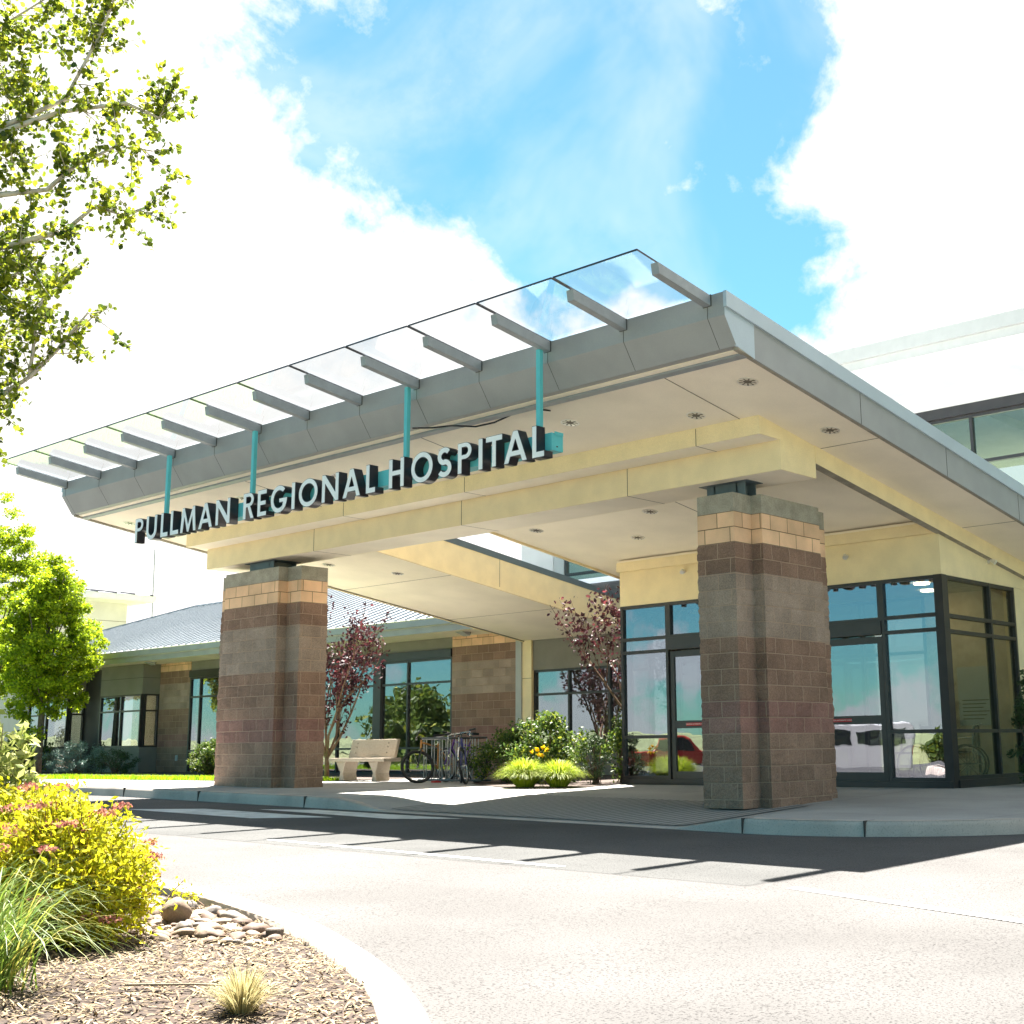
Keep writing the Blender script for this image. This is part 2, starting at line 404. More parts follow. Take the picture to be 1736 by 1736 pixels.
M['pale'] = flat('pale_stucco', (0.62, 0.605, 0.59), 0.9, var=0.04, scale=2, fine=0.04)
M['ltgrey'] = flat('light_metal', (0.42, 0.43, 0.42), 0.5, var=0.03)
M['glass'] = glass_mat('window_glass', (0.60, 0.63, 0.60), 0.25, (0.80, 0.82, 0.98), 0.10)
M['upglass'] = glass_mat('upper_glass', (0.72, 0.80, 0.76), 0.10, (0.8, 0.9, 0.95), 0.1)
M['sideglass'] = glass_mat('side_glass', (0.80, 0.80, 0.72), 0.03, (0.9, 0.93, 0.88), 0.1)
M['canopyglass'] = glass_mat('canopy_glass', (0.925, 0.94, 0.94), 0.012)
M['inwall'] = flat('interior_wall', (0.62, 0.56, 0.45), 0.9)
M['infloor'] = flat('interior_floor', (0.34, 0.29, 0.24), 0.6)
M['chrome'] = flat('polished_reflector', (0.85, 0.82, 0.78), 0.35, 0.55, var=0.02)
M['lens'] = flat('lamp_inside', (0.10, 0.09, 0.08), 0.4)
M['bark'] = flat('grey_brown_bark', (0.13, 0.105, 0.085), 0.95, var=0.3, scale=14, bump=0.8, bscale=40)
M['palebark'] = flat('pale_aspen_bark', (0.50, 0.46, 0.40), 0.8, var=0.2, scale=10, bump=0.3, bscale=40)
M['twig'] = flat('twig', (0.16, 0.10, 0.065), 0.9, var=0.2, scale=10)
M['aspen'] = leaf_mat('aspen_leaf', (0.035, 0.070, 0.018), (0.28, 0.34, 0.022), (0.44, 0.42, 0.03), 0.5, 0.4)
M['maple'] = leaf_mat('maple_leaf', (0.10, 0.17, 0.012), (0.38, 0.49, 0.014), (0.52, 0.56, 0.02), 0.58)
M['plum'] = leaf_mat('plum_leaf', (0.022, 0.010, 0.013), (0.075, 0.020, 0.026), (0.24, 0.06, 0.068), 0.30, 0.6)
M['shrub'] = leaf_mat('shrub_leaf', (0.035, 0.075, 0.020), (0.12, 0.18, 0.028), (0.32, 0.34, 0.03), 0.42)
M['spirea'] = leaf_mat('spirea_leaf', (0.26, 0.30, 0.016), (0.58, 0.55, 0.018), (0.68, 0.50, 0.04), 0.55, 0.6, 5)
M['spflower'] = leaf_mat('spirea_flower', (0.30, 0.09, 0.10), (0.46, 0.22, 0.15), (0.46, 0.28, 0.10), 0.3, 0.8, 9)
M['dogwood'] = leaf_mat('variegated_leaf', (0.20, 0.27, 0.05), (0.46, 0.48, 0.16), (0.62, 0.60, 0.32), 0.4)
M['blade'] = leaf_mat('grass_blade', (0.06, 0.12, 0.03), (0.18, 0.26, 0.035), (0.50, 0.44, 0.10), 0.4)
M['clump'] = leaf_mat('lime_blade', (0.16, 0.24, 0.015), (0.38, 0.47, 0.02), (0.52, 0.50, 0.14), 0.5)
M['tuft'] = leaf_mat('straw_blade', (0.26, 0.22, 0.10), (0.46, 0.40, 0.20), (0.52, 0.50, 0.26), 0.4)
M['lawn'] = leaf_mat('lawn_blade', (0.14, 0.24, 0.01), (0.34, 0.46, 0.012), (0.40, 0.48, 0.02), 0.5)
M['juniper'] = leaf_mat('juniper_leaf', (0.10, 0.17, 0.14), (0.20, 0.29, 0.24), None, 0.2)
M['pine'] = leaf_mat('pine_needle', (0.03, 0.06, 0.025), (0.07, 0.11, 0.04), None, 0.2)
M['lily'] = leaf_mat('lily_petal', (0.62, 0.36, 0.01), (0.75, 0.52, 0.01), None, 0.4)
M['soil'] = flat('dark_soil', (0.045, 0.030, 0.022), 0.95, var=0.35, scale=18, bump=0.8, bscale=60, fine=0.3, fscale=90)
M['bed'] = flat('bed_gravel', (0.075, 0.055, 0.045), 0.95, var=0.3, scale=15, bump=0.8, bscale=70, fine=0.35, fscale=60)
M['turf'] = flat('turf_base', (0.10, 0.19, 0.012), 0.95, var=0.2, scale=3, fine=0.3, fscale=60)
M['field'] = flat('far_field', (0.19, 0.20, 0.085), 0.95, var=0.25, scale=0.02)
M['hill'] = flat('far_hill', (0.17, 0.20, 0.09), 0.95, var=0.3, scale=0.01)
M['concbench'] = speckle('bench_aggregate', (0.44, 0.37, 0.29), (0.22, 0.17, 0.12), (0.56, 0.50, 0.42), s1=90, s2=220, patch=0.08)
M['rubber'] = flat('tyre_rubber', (0.022, 0.021, 0.022), 0.7, var=0.1)
M['black'] = flat('black_plastic', (0.02, 0.02, 0.022), 0.4)
M['silver'] = flat('bare_aluminium', (0.55, 0.55, 0.54), 0.25, 0.9, var=0.05)
M['orange'] = flat('tan_orange_frame', (0.48, 0.22, 0.06), 0.35, 0.2, var=0.05)
M['blue'] = flat('navy_frame', (0.035, 0.035, 0.16), 0.3, 0.1, var=0.05)
M['purple'] = flat('purple_frame', (0.13, 0.05, 0.27), 0.3, 0.1, var=0.05)
M['vanwhite'] = flat('white_car_paint', (0.70, 0.70, 0.69), 0.25, 0, var=0.02, spec=0.6)
M['red'] = flat('red_car_paint', (0.33, 0.03, 0.02), 0.25, 0, var=0.02, spec=0.6)
M['cardark'] = flat('car_window', (0.02, 0.025, 0.03), 0.08, 0, var=0.02, spec=0.7)
M['redsticker'] = flat('red_sticker', (0.50, 0.03, 0.03), 0.5, 0, var=0.02)
M['whitetext'] = flat('white_lettering', (0.75, 0.75, 0.74), 0.6, 0, var=0.02)
M['poster'] = flat('paper_notice', (0.55, 0.58, 0.55), 0.7, 0, var=0.02)
M['tuftwood'] = flat('dry_wood', (0.30, 0.23, 0.16), 0.9)
STONES = [flat('river_stone_%s' % n, c, 0.75, var=0.14, scale=12, bump=0.2, bscale=60, fine=0.12, fscale=120) for n, c in
          (('tan', (0.185, 0.132, 0.088)), ('grey', (0.16, 0.138, 0.118)), ('buff', (0.25, 0.195, 0.14)), ('brown', (0.125, 0.08, 0.055)))]
CHIPS = leaf_mat('wood_chip', (0.07, 0.045, 0.025), (0.28, 0.205, 0.11), (0.52, 0.44, 0.27), 0.0, 0.85, 8)

# ------------------------------------------------------------------ levels of the site
SL = 0.0115
def lev(x): return -SL*min(max(x, -12.0), 12.0)
def smooth(t): t = min(max(t, 0.0), 1.0); return t*t*(3-2*t)
def dip(y): return -min(0.7, 0.055*max(0.0, -15-y))
def road_z(x, y=0): return lev(x) - 0.155 + dip(y)
def edge_y(x):
    if x < 2.0: return -1.70 - 0.030*(min(max(x, -12), 2.0)+5)
    t = min((x-2.0)/2.8, 1.0)
    return -1.91 + (1-math.sqrt(max(0.0, 1-t*t)))*4.0
def ramp(x):
    if x < -5.6 or x > 2.0: return 0.0
    if x < -4.0: return smooth((x+5.6)/1.6)
    if x > 0.8: return 1-smooth((x-0.8)/1.2)
    return 1.0
def walk_z(x, y):
    a = lev(x); b = 0.075
    z = a + (b-a)*smooth((y-1.2)/3.2)
    r = ramp(x)
    if r > 0:
        e = edge_y(x); q = min(max((1.4-y)/(1.4-e), 0.0), 1.0)
        z -= 0.147*r*q
    return z

# ------------------------------------------------------------------ setting
def sheet(name, xs, ys, fz, mat, kind='structure', keep=None):
    b = MB(); nx, ny = len(xs), len(ys)
    for x in xs:
        for y in ys: b.v.append((x, y, fz(x, y)))
    for i in range(nx-1):
        for j in range(ny-1):
            if keep and not keep((xs[i]+xs[i+1])/2, (ys[j]+ys[j+1])/2): continue
            a = i*ny+j; b.f.append([a, a+ny, a+ny+1, a+1]); b.mi.append(0)
    return tag(b.build(name, mat, smooth=True), kind=kind)
def lin(a, b, n): return [a+(b-a)*i/n for i in range(n+1)]
gx = [-1500, -600, -200, -90, -60] + lin(-45, 30, 75) + [50, 90, 200, 600, 1500]
gy = [-1500, -600, -250, -120, -80, -60, -45] + lin(-35, 15, 25) + [40, 90, 200, 600, 1500]
sheet('ground', gx, gy, lambda x, y: lev(x)-0.19+dip(y), M['field'])
sheet('road', lin(-60, 34, 94), lin(-62, 8, 70), lambda x, y: road_z(x, y), M['asphalt'])
# sidewalk: columns from the kerb edge to the buildings
b = MB(); xs = lin(-42, -13, 12) + lin(-12.5, 1.9, 72) + lin(2.0, 4.79, 24); ny = 44
for x in xs:
    e = edge_y(x) + 0.0
    for j in range(ny+1):
        t = (j/ny)**1.25; y = e + (9.6-e)*t
        b.v.append((x, y, walk_z(x, y)))
for i in range(len(xs)-1):
    for j in range(ny):
        a = i*(ny+1)+j; b.f.append([a, a+ny+1, a+ny+2, a+1]); b.mi.append(0)
tag(b.build('sidewalk', M['walk'], smooth=True), kind='structure')
# kerb face with rounded nose
b = MB(); pr_ = []
for x in lin(-42, -12, 15) + lin(-11.8, 4.795, 90):
    e = edge_y(x); zt = walk_z(x, e); zb = road_z(x) - 0.02
    h = max(zt-(road_z(x)), 0.004)
    pr_.append([(x, e+0.16, zt+0.003), (x, e+0.012, zt+0.003), (x, e-0.012, zt-0.016*min(1, h/.1)), (x, e-0.022, zt-0.05*min(1, h/.1)), (x, e-0.045, zb)])
for a in range(len(pr_)): b.v += pr_[a]
for a in range(len(pr_)-1):
    for k in range(4):
        i = a*5+k; b.f.append([i, i+5, i+6, i+1]); b.mi.append(0)
tag(b.build('kerb', M['kerb'], smooth=True), kind='structure')
b = MB()
for x in (-17.6, -14.6, -11.6, -9.1, -6.1, 1.95, 3.2):
    e = edge_y(x); b.box(x-0.006, x+0.006, e-0.047, e+0.17, road_z(x), walk_z(x, e)+0.0045)
tag(b.build('kerb_joints', M['joint'], None), kind='structure')
# tooled curb ramp surface: shallow wavy grooves
mt, t, bb = newmat('grooved_concrete'); lk = t.links
bb.inputs['Roughness'].default_value = 0.9
g = t.nodes.new('ShaderNodeNewGeometry'); wv = t.nodes.new('ShaderNodeTexWave'); wv.wave_type = 'BANDS'; wv.bands_direction = 'X'
wv.inputs['Scale'].default_value = 2.2; wv.inputs['Distortion'].default_value = 2.0; wv.inputs['Detail'].default_value = 2; wv.inputs['Detail Scale'].default_value = 0.7
lk.new(g.outputs['Position'], wv.inputs['Vector'])
n_ = t.nodes.new('ShaderNodeTexNoise'); n_.inputs['Scale'].default_value = 50; lk.new(g.outputs['Position'], n_.inputs['Vector'])
mm = t.nodes.new('ShaderNodeMixRGB'); lk.new(sstep(t, wv.outputs['Fac'], 0.06, 0.35), mm.inputs[0])
mm.inputs[1].default_value = (0.09, 0.09, 0.088, 1); mm.inputs[2].default_value = (0.285, 0.28, 0.265, 1)
vm = t.nodes.new('ShaderNodeVectorMath'); vm.operation = 'SCALE'; lk.new(mm.outputs[0], vm.inputs[0]); lk.new(sstep(t, n_.outputs['Fac'], .3, .7, .85, 1.12), vm.inputs['Scale'])
lk.new(vm.outputs[0], bb.inputs['Base Color']); M['groove'] = mt
b = MB(); cols = lin(-4.3, 1.0, 40)
for x in cols:
    e = edge_y(x)
    for j in range(9):
        y = e+0.17+(0.95-e-0.17)*j/8; b.v.append((x, y, walk_z(x, y)+0.010))
for i in range(len(cols)-1):
    for j in range(8):
        a = i*9+j; b.f.append([a, a+9, a+10, a+1]); b.mi.append(0)
tag(b.build('curb_ramp', M['groove'], smooth=True), kind='structure')
# painted markings on the road
def strip(name, pts):
    b = MB(); b.face([(x, y, road_z(x)+0.004) for x, y in pts]); return tag(b.build(name, M['paint']), kind='structure')
strip('crosswalk_bar', [(-7.75, -3.62), (-6.9, -2.85), (-3.75, -2.95), (-4.45, -3.72)])
strip('crosswalk_bar', [(-6.15, -2.45), (-5.35, -2.02), (-2.2, -2.12), (-2.95, -2.72)])
strip('lane_line', [(5.1, -5.89), (5.1, -5.77), (12.5, -8.0), (12.5, -8.13)])
strip('lane_line', [(-1.3, -5.66), (-1.3, -5.57), (2.9, -5.72), (2.9, -5.82)])
strip('lane_line', [(-7, -6.35), (-7, -6.25), (-2.5, -6.3), (-2.5, -6.4)])

# lawn and planting beds
def poly_keep(poly):
    def f(x, y):
        c = False; n = len(poly)
        for i in range(n):
            x1, y1 = poly[i]; x2, y2 = poly[(i+1) % n]
            if (y1 > y) != (y2 > y) and x < (x2-x1)*(y-y1)/(y2-y1)+x1: c = not c
        return c
    return f
LAWN = [(-42, 1.0), (-20.5, 1.35), (-14.3, 1.95), (-12.9, 2.4), (-12.9, 4.6), (-16, 5.0), (-42, 5.2)]
BED1 = [(-42, 5.2), (-16, 5.0), (-12.9, 4.6), (-12.9, 9.6), (-42, 9.6)]
BED2 = [(-9.4, 5.0), (-8.2, 3.6), (-7.0, 2.75), (-5.6, 2.15), (-4.9, 2.3), (-4.75, 3.1), (-5.15, 4.3), (-5.15, 9.5), (-12.3, 9.5), (-12.3, 6.5)]
def patch(name, poly, dz, mat, kind='structure', amp=0.0):
    bm = bmesh.new(); vs = [bm.verts.new((x, y, 0)) for x, y in poly]; bm.faces.new(vs)
    xs_ = [p[0] for p in poly]; ys_ = [p[1] for p in poly]
    for k in range(int(math.floor(min(xs_)))+1, int(max(xs_))+1):
        gg = bm.verts[:]+bm.edges[:]+bm.faces[:]; bmesh.ops.bisect_plane(bm, geom=gg, plane_co=(k, 0, 0), plane_no=(1, 0, 0))
    k = math.ceil(min(ys_)*2)/2
    while k < max(ys_):
        gg = bm.verts[:]+bm.edges[:]+bm.faces[:]; bmesh.ops.bisect_plane(bm, geom=gg, plane_co=(0, k+.01, 0), plane_no=(0, 1, 0)); k += 0.5
    for v in bm.verts: v.co.z = walk_z(v.co.x, v.co.y)+dz + amp*noise.noise(v.co*1.3)
    me = bpy.data.meshes.new(name); bm.to_mesh(me); bm.free(); me.materials.append(mat)
    for p in me.polygons: p.use_smooth = True
    o = bpy.data.objects.new(name, me); col.objects.link(o); return tag(o, kind=kind)
patch('lawn_soil', LAWN, 0.012, M['turf'])
patch('planting_bed', BED1, 0.010, M['bed'])
patch('planting_bed', BED2, 0.014, M['bed'])

# vectorised foliage ------------------------------------------------------
def rand_rot(n, up=0.0):
    """n random rotation matrices; up>0 biases the leaf normal towards +z"""
    q = rng.normal(size=(n, 3)); q[:, 2] += up*np.sign(rng.random(n)-0.1) * 1.0
    z = q/np.linalg.norm(q, axis=1)[:, None]
    a = rng.normal(size=(n, 3)); x = np.cross(a, z); x /= np.linalg.norm(x, axis=1)[:, None]
    y = np.cross(z, x)
    return np.stack([x, y, z], axis=2)
LEAF = {
 'round': (np.array([(0,-.5,0),(.42,-.25,.06),(.45,.12,.08),(0,.55,0),(-.45,.12,.08),(-.42,-.25,.06)]), [(0,1,2,3),(0,3,4,5)]),
 'lance': (np.array([(0,-.5,0),(.20,0,.05),(0,.5,0),(-.20,0,.05)]), [(0,1,2),(0,2,3)]),
 'oval':  (np.array([(0,-.5,0),(.27,-.1,.06),(.22,.22,.06),(0,.5,-.03),(-.22,.22,.06),(-.27,-.1,.06)]), [(0,1,2,3),(0,3,4,5)]),
 'star':  (np.array([(0,-.5,0),(.5,-.2,.1),(.22,.05,.0),(.3,.5,.08),(0,.3,0),(-.3,.5,.08),(-.22,.05,0),(-.5,-.2,.1)]), [(0,1,2,3,4),(0,4,5,6,7)]),
}
def leaves_mesh(name, P, size, mat, parent=None, shape='oval', up=0.5, loc=(0,0,0), rot=None, jit=0.3):
    P = np.asarray(P, float); n = len(P); T, F = LEAF[shape]; k = len(T)
    S = (size*(1+jit*(rng.random(n)-0.5)*2))[:, None, None]
    Rm = rand_rot(n, up) if rot is None else rot
    V = (np.einsum('nij,kj->nki', Rm, T)*S + P[:, None, :])
    o0 = origin(parent) if parent else Vector(loc)
    V = V.reshape(-1, 3) - np.array(o0)
    me = bpy.data.meshes.new(name)
    cnt = [len(f) for f in F]; fl = np.concatenate([np.array(f) for f in F])
    li = (np.arange(n)[:, None]*k + fl[None, :]).reshape(-1)
    ls = np.tile(np.array(cnt), n); st = np.concatenate([[0], np.cumsum(ls)[:-1]])
    me.vertices.add(len(V)); me.vertices.foreach_set('co', V.astype(np.float32).reshape(-1))
    me.loops.add(len(li)); me.loops.foreach_set('vertex_index', li.astype(np.int32))
    me.polygons.add(len(ls)); me.polygons.foreach_set('loop_start', st.astype(np.int32)); me.polygons.foreach_set('loop_total', ls.astype(np.int32))
    me.update(calc_edges=True); me.materials.append(mat)
    o = bpy.data.objects.new(name, me); col.objects.link(o)
    if parent is not None: o.parent = parent
    else: o.location = loc
    return o
def blades(name, base, tip, width, mat, parent=None, seg=4, loc=(0,0,0), droop=0.3):
    """arching grass blades: arrays of base and tip points"""
    base = np.asarray(base, float); tip = np.asarray(tip, float); n = len(base)
    d = tip-base; h = np.cross(d, [0, 0, 1.0]); h /= (np.linalg.norm(h, axis=1)[:, None]+1e-6)
    rows = []
    Lh = np.linalg.norm(d, axis=1)
    for i in range(seg+1):
        t = i/seg
        c = base + d*t; c[:, 2] += Lh*droop*4*t*(1-t)*0.5
        wd = width*(1-t**1.6)*0.5 + 0.0003
        rows += [c-h*wd, c+h*wd]
    V = np.stack(rows, axis=1)
    k = V.shape[1]; o0 = origin(parent) if parent else Vector(loc)
    V = V.reshape(-1, 3)-np.array(o0)
    q = np.array([[2*i, 2*i+1, 2*i+3, 2*i+2] for i in range(seg)]).reshape(-1)
    li = (np.arange(n)[:, None]*k+q[None, :]).reshape(-1)
    me = bpy.data.meshes.new(name)
    me.vertices.add(len(V)); me.vertices.foreach_set('co', V.astype(np.float32).reshape(-1))
    me.loops.add(len(li)); me.loops.foreach_set('vertex_index', li.astype(np.int32))
    nf = n*seg
    me.polygons.add(nf); me.polygons.foreach_set('loop_start', (np.arange(nf)*4).astype(np.int32)); me.polygons.foreach_set('loop_total', np.full(nf, 4, np.int32))
    me.update(calc_edges=True); me.materials.append(mat)
    o = bpy.data.objects.new(name, me); col.objects.link(o)
    if parent is not None: o.parent = parent
    else: o.location = loc
    return o
lk_ = poly_keep(LAWN); pts = []
while len(pts) < 26000:
    x = -12.9-27*random.random()**1.5; y = random.uniform(1.0, 5.2)
    if lk_(x, y): pts.append((x, y, walk_z(x, y)+0.01))
pts = np.array(pts); tips = pts + np.stack([rng.normal(0, .02, len(pts)), rng.normal(0, .02, len(pts)), rng.uniform(.04, .095, len(pts))], 1)
tag(blades('lawn_grass', pts, tips, 0.012, M['lawn'], seg=2, droop=0.1), 'short bright green mown grass strip beside the far sidewalk', 'grass', kind='stuff')

# hills and trees far away, which the windows reflect
b = MB(); ring = 96
for i in range(ring+1):
    a = 2*math.pi*i/ring
    for r_, k in ((420, 0.0), (620, 0.5), (900, 1.0), (1300, 0.2)):
        hh = k*(8+13*abs(noise.noise(Vector((math.cos(a)*2.2, math.sin(a)*2.2, 3.1)))) + 9*noise.noise(Vector((math.cos(a)*7, math.sin(a)*7, 1))))
        if a < math.pi: hh *= 0.35
        b.v.append((r_*math.cos(a), r_*math.sin(a), hh-0.5))
for i in range(ring):
    for k in range(3):
        a = i*4+k; b.f.append([a, a+4, a+5, a+1]); b.mi.append(0)
tag(b.build('hills', M['hill'], smooth=True), kind='structure')

# ------------------------------------------------------------------ entrance canopy
K = 0.146
def soff(y): return 5.058 - K*(y+2.296)
def rtop(y): return 5.631 - K*(y+2.504)
XE, XW = 2.328, -12.675
YB = 9.52
can = empty('entrance_canopy', (-5, 0, 0), 'big flat porte cochere roof with cream soffit, grey metal edge and stepped yellow beams', 'canopy')
def slab(name, mat, x0, x1, y0, y1, t0, t1):
    """sloped slab following the soffit: t0,t1 heights above the soffit plane"""
    return MB().prism([(y0, soff(y0)+t0), (y1, soff(y1)+t0), (y1, soff(y1)+t1), (y0, soff(y0)+t1)], x0, x1, 'x').build(name, mat, can)
# soffit decks (front strip full width, two wings running back to the building with open sky between)
slab('soffit', M['soffit'], XW+0.06, XE-0.06, -2.02, 0.80, 0.0, 0.10)
slab('soffit', M['soffit'], XW+0.06, -9.02, 0.80, YB, 0.0, 0.10)
slab('soffit', M['soffit'], -5.93, XE-0.06, 0.80, YB, 0.0, 0.10)
# white roof membrane
b = MB()
for x0, x1, y0, y1 in ((XW+.03, XE-.03, -2.40, 0.80), (XW+.03, -9.02, 0.80, YB), (-5.93, XE-.03, 0.80, YB)):
    b.prism([(y0, soff(y0)+.40), (y1, soff(y1)+.40), (y1, rtop(y1)-.02), (y0, rtop(y0)-.02)], x0, x1, 'x')
b.build('roof_deck', M['white'], can)
# inner faces of the opening
b = MB()
for x0, x1 in ((-9.02, -9.0), (-5.95, -5.93)):
    y0, y1 = 0.82, YB; b.prism([(y0, soff(y0)-.002), (y1, soff(y1)-.002), (y1, soff(y1)+.60), (y0, soff(y0)+.60)], x0, x1, 'x')
b.box(-9.0, -5.95, 0.80, 0.82, 4.60, 5.15)
b.build('light_well_lining', M['yellow'], can)
b = MB()
for x0, x1 in ((-9.06, -8.985), (-5.965, -5.89)):
    y0, y1 = 0.82, YB; b.prism([(y0, soff(y0)+.60), (y1, soff(y1)+.60), (y1, soff(y1)+.73), (y0, soff(y0)+.73)], x0, x1, 'x')
b.box(-9.06, -5.89, 0.79, 0.835, 5.15, 5.29)
b.build('light_well_coping', M['steel'], can)
# front fascia: upright band, then a face leaning back to the soffit
prof = [(-2.504, 5.631), (-2.504, 5.365), (-2.296, 5.058), (-2.20, 5.052), (-2.20, 5.35), (-2.40, 5.60)]
MB().prism(prof, XW, XE-0.002, 'x').build('front_fascia', M['fascia'], can)
OX = [2.10-1.2205*i for i in range(13)]        # outrigger centres
for x in OX:
    MB().prism([(-2.5065, 5.50), (-2.5065, 5.366), (-2.2985, 5.060), (-2.296, 5.064), (-2.503, 5.368), (-2.503, 5.50)], x-.003, x+.003, 'x').build('panel_joint', M['joint'], can)
slab('reveal_strip', M['soffit'], XW+.04, XE-.05, -2.20, -2.12, -0.004, 0.05)
slab('drip_trim', M['galv'], XW+.04, XE-.05, -2.12, -2.02, -0.03, 0.05)
# side fascias
for sx, xx in ((1, XE), (-1, XW)):
    a, c = (xx-0.02, xx) if sx > 0 else (xx, xx+0.02)
    y0 = -1.948
    MB().prism([(y0, soff(y0)-.03), (YB, soff(YB)-.03), (YB, rtop(YB)-.17), (y0, rtop(y0)-.17)], a, c, 'x').build('side_fascia', M['fascia'], can)
    MB().prism([(-2.50, 5.36), (-2.294, 5.055), (y0+.003, soff(y0)-.03), (y0+.003, rtop(y0)-.17), (-2.50, rtop(-2.50)-.17)], a-.001, c+.001, 'x').build('end_cap', M['flash'], can)
    a2, c2 = (xx-0.01, xx+0.035) if sx > 0 else (xx-0.035, xx+0.01)
    MB().prism([(-2.508, rtop(-2.508)-.175), (YB, rtop(YB)-.175), (YB, rtop(YB)+.006), (-2.508, rtop(-2.508)+.006)], a2, c2, 'x').build('roof_flashing', M['flash'], can)
    a3, c3 = (xx-0.07, xx-0.002) if sx > 0 else (xx+0.002, xx+0.07)
    MB().prism([(-2.26, soff(-2.26)-.028), (YB, soff(YB)-.028), (YB, soff(YB)+.05), (-2.26, soff(-2.26)+.05)], a3, c3, 'x').build('edge_trim', M['cap'], can)
b = MB()
for y in (0.35, 2.62, 4.9, 7.2):
    b.prism([(y-.004, soff(y)-.03), (y+.004, soff(y)-.03), (y+.004, rtop(y)-.176), (y-.004, rtop(y)-.176)], XE, XE+.0025, 'x')
b.build('side_panel_joint', M['joint'], can)
# stepped beams
def stepbeam():
    up = MB().prism([(-0.449, 4.551), (0.823, 4.551), (0.823, soff(.823)+.02), (-0.449, soff(-.449)+.02)], -11.796, 1.345, 'x').build('upper_beam', M['yellow'], can)
    lo = MB().prism([(0.0, 4.162), (0.825, 4.162), (0.825, 4.556), (0.0, 4.556)], -11.78, 1.349, 'x').build('lower_beam', M['yellow'], can)
    for nm, y0, y1, z in (('beam_underside', -0.44, -0.003, 4.549), ('beam_underside', 0.015, 0.81, 4.160)):
        MB().box(-11.77, 1.33, y0, y1, z, z+.004).build(nm, M['soffit'], can)
stepbeam()
for x in (0.35, -4.05, -7.0):
    MB().prism([(-.4515, 4.778), (-.4515, 4.547), (-.003, 4.547), (-.003, 4.5495), (-.449, 4.5495), (-.449, 4.778)], x-.005, x+.005, 'x').build('beam_joint', M['stjoint'], can)
for x in (-1.2, -4.6, -8.4):
    MB().prism([(-.0025, 4.55), (-.0025, 4.158), (.82, 4.158), (.82, 4.1605), (0, 4.1605), (0, 4.55)], x-.005, x+.005, 'x').build('beam_joint', M['stjoint'], can)
# rib running back along the right wing
MB().prism([(.82, soff(.82)-.235), (YB, soff(YB)-.235), (YB, soff(YB)+.02), (.82, soff(.82)+.02)], 1.21, 1.356, 'x').build('side_rib', M['yellow'], can)
MB().prism([(.83, soff(.83)-.238), (YB, soff(YB)-.238), (YB, soff(YB)-.234), (.83, soff(.83)-.234)], 1.22, 1.346, 'x').build('rib_underside', M['cap'], can)
for xx in (-12.66, -9.03, -5.97):
    MB().prism([(.83, soff(.83)-.035), (YB, soff(YB)-.035), (YB, soff(YB)+.02), (.83, soff(.83)+.02)], xx, xx+.05, 'x').build('wing_edge_bead', M['yellow'], can)
# soffit control joints
b = MB()
def sj(x0, x1, y): b.prism([(y-.006, soff(y)-.003), (y+.006, soff(y)-.003), (y+.006, soff(y)+.01), (y-.006, soff(y)+.01)], x0, x1, 'x')
def sjy(x, y0, y1): b.prism([(y0, soff(y0)-.003), (y1, soff(y1)-.003), (y1, soff(y1)+.01), (y0, soff(y0)+.01)], x-.006, x+.006, 'x')
sj(1.36, 2.27, 0.95); sj(1.36, 2.27, 5.0); sj(-12.6, -9.02, 3.9); sj(-12.6, -9.02, 7.0)
for x in (1.05, -3.3, -7.6): sjy(x, -2.0, -.45)
sjy(-1.9, .83, 4.3)
b.build('soffit_joint', M['stjoint'], can)
b = MB()
for y in (5.12,): b.prism([(y-.005, soff(y)), (y+.005, soff(y)), (y+.005, soff(y)+.6), (y-.005, soff(y)+.6)], -9.0, -8.997, 'x')
b.build('lining_joint', M['stjoint'], can)
# outriggers and glass
for x in OX:
    y0, y1 = -2.49, -3.43
    def zt(y): return rtop(y)-.004
    p = MB().prism([(y0, zt(y0)), (y1, zt(y1)), (y1+.02, zt(y1)-.125), (y0, zt(y0)-.125)], x-.05, x+.05, 'x').build('outrigger', M['galv'], can, bevel=.006)
    b = MB(); b.box(x-.058, x+.058, -2.512, -2.503, 5.50, 5.636); b.build('outrigger_gasket', M['joint'], can)
for i in range(12):
    x1 = OX[i]-.012; x0 = OX[i+1]+.012
    if i == 0: x1 = OX[0]-.0
    if i == 11: x0 = OX[12]
    y0, y1 = -2.42, -3.71
    b = MB(); z0, z1 = rtop(y0)+.012, rtop(y1)+.012
    b.prism([(y0, z0), (y1, z1), (y1, z1+.014), (y0, z0+.014)], x0, x1, 'x')
    gp = b.build('glass_panel', M['canopyglass'], can)
    e = MB(); e.box(x0, x1, y1-.007, y1, z1-.003, z1+.017)
    for xx in (x0, x1): e.prism([(y0, z0-.002), (y1, z1-.002), (y1, z1+.016), (y0, z0+.016)], xx-.0035, xx+.0035, 'x')
    e.build('glass_edge', M['letter'], gp)
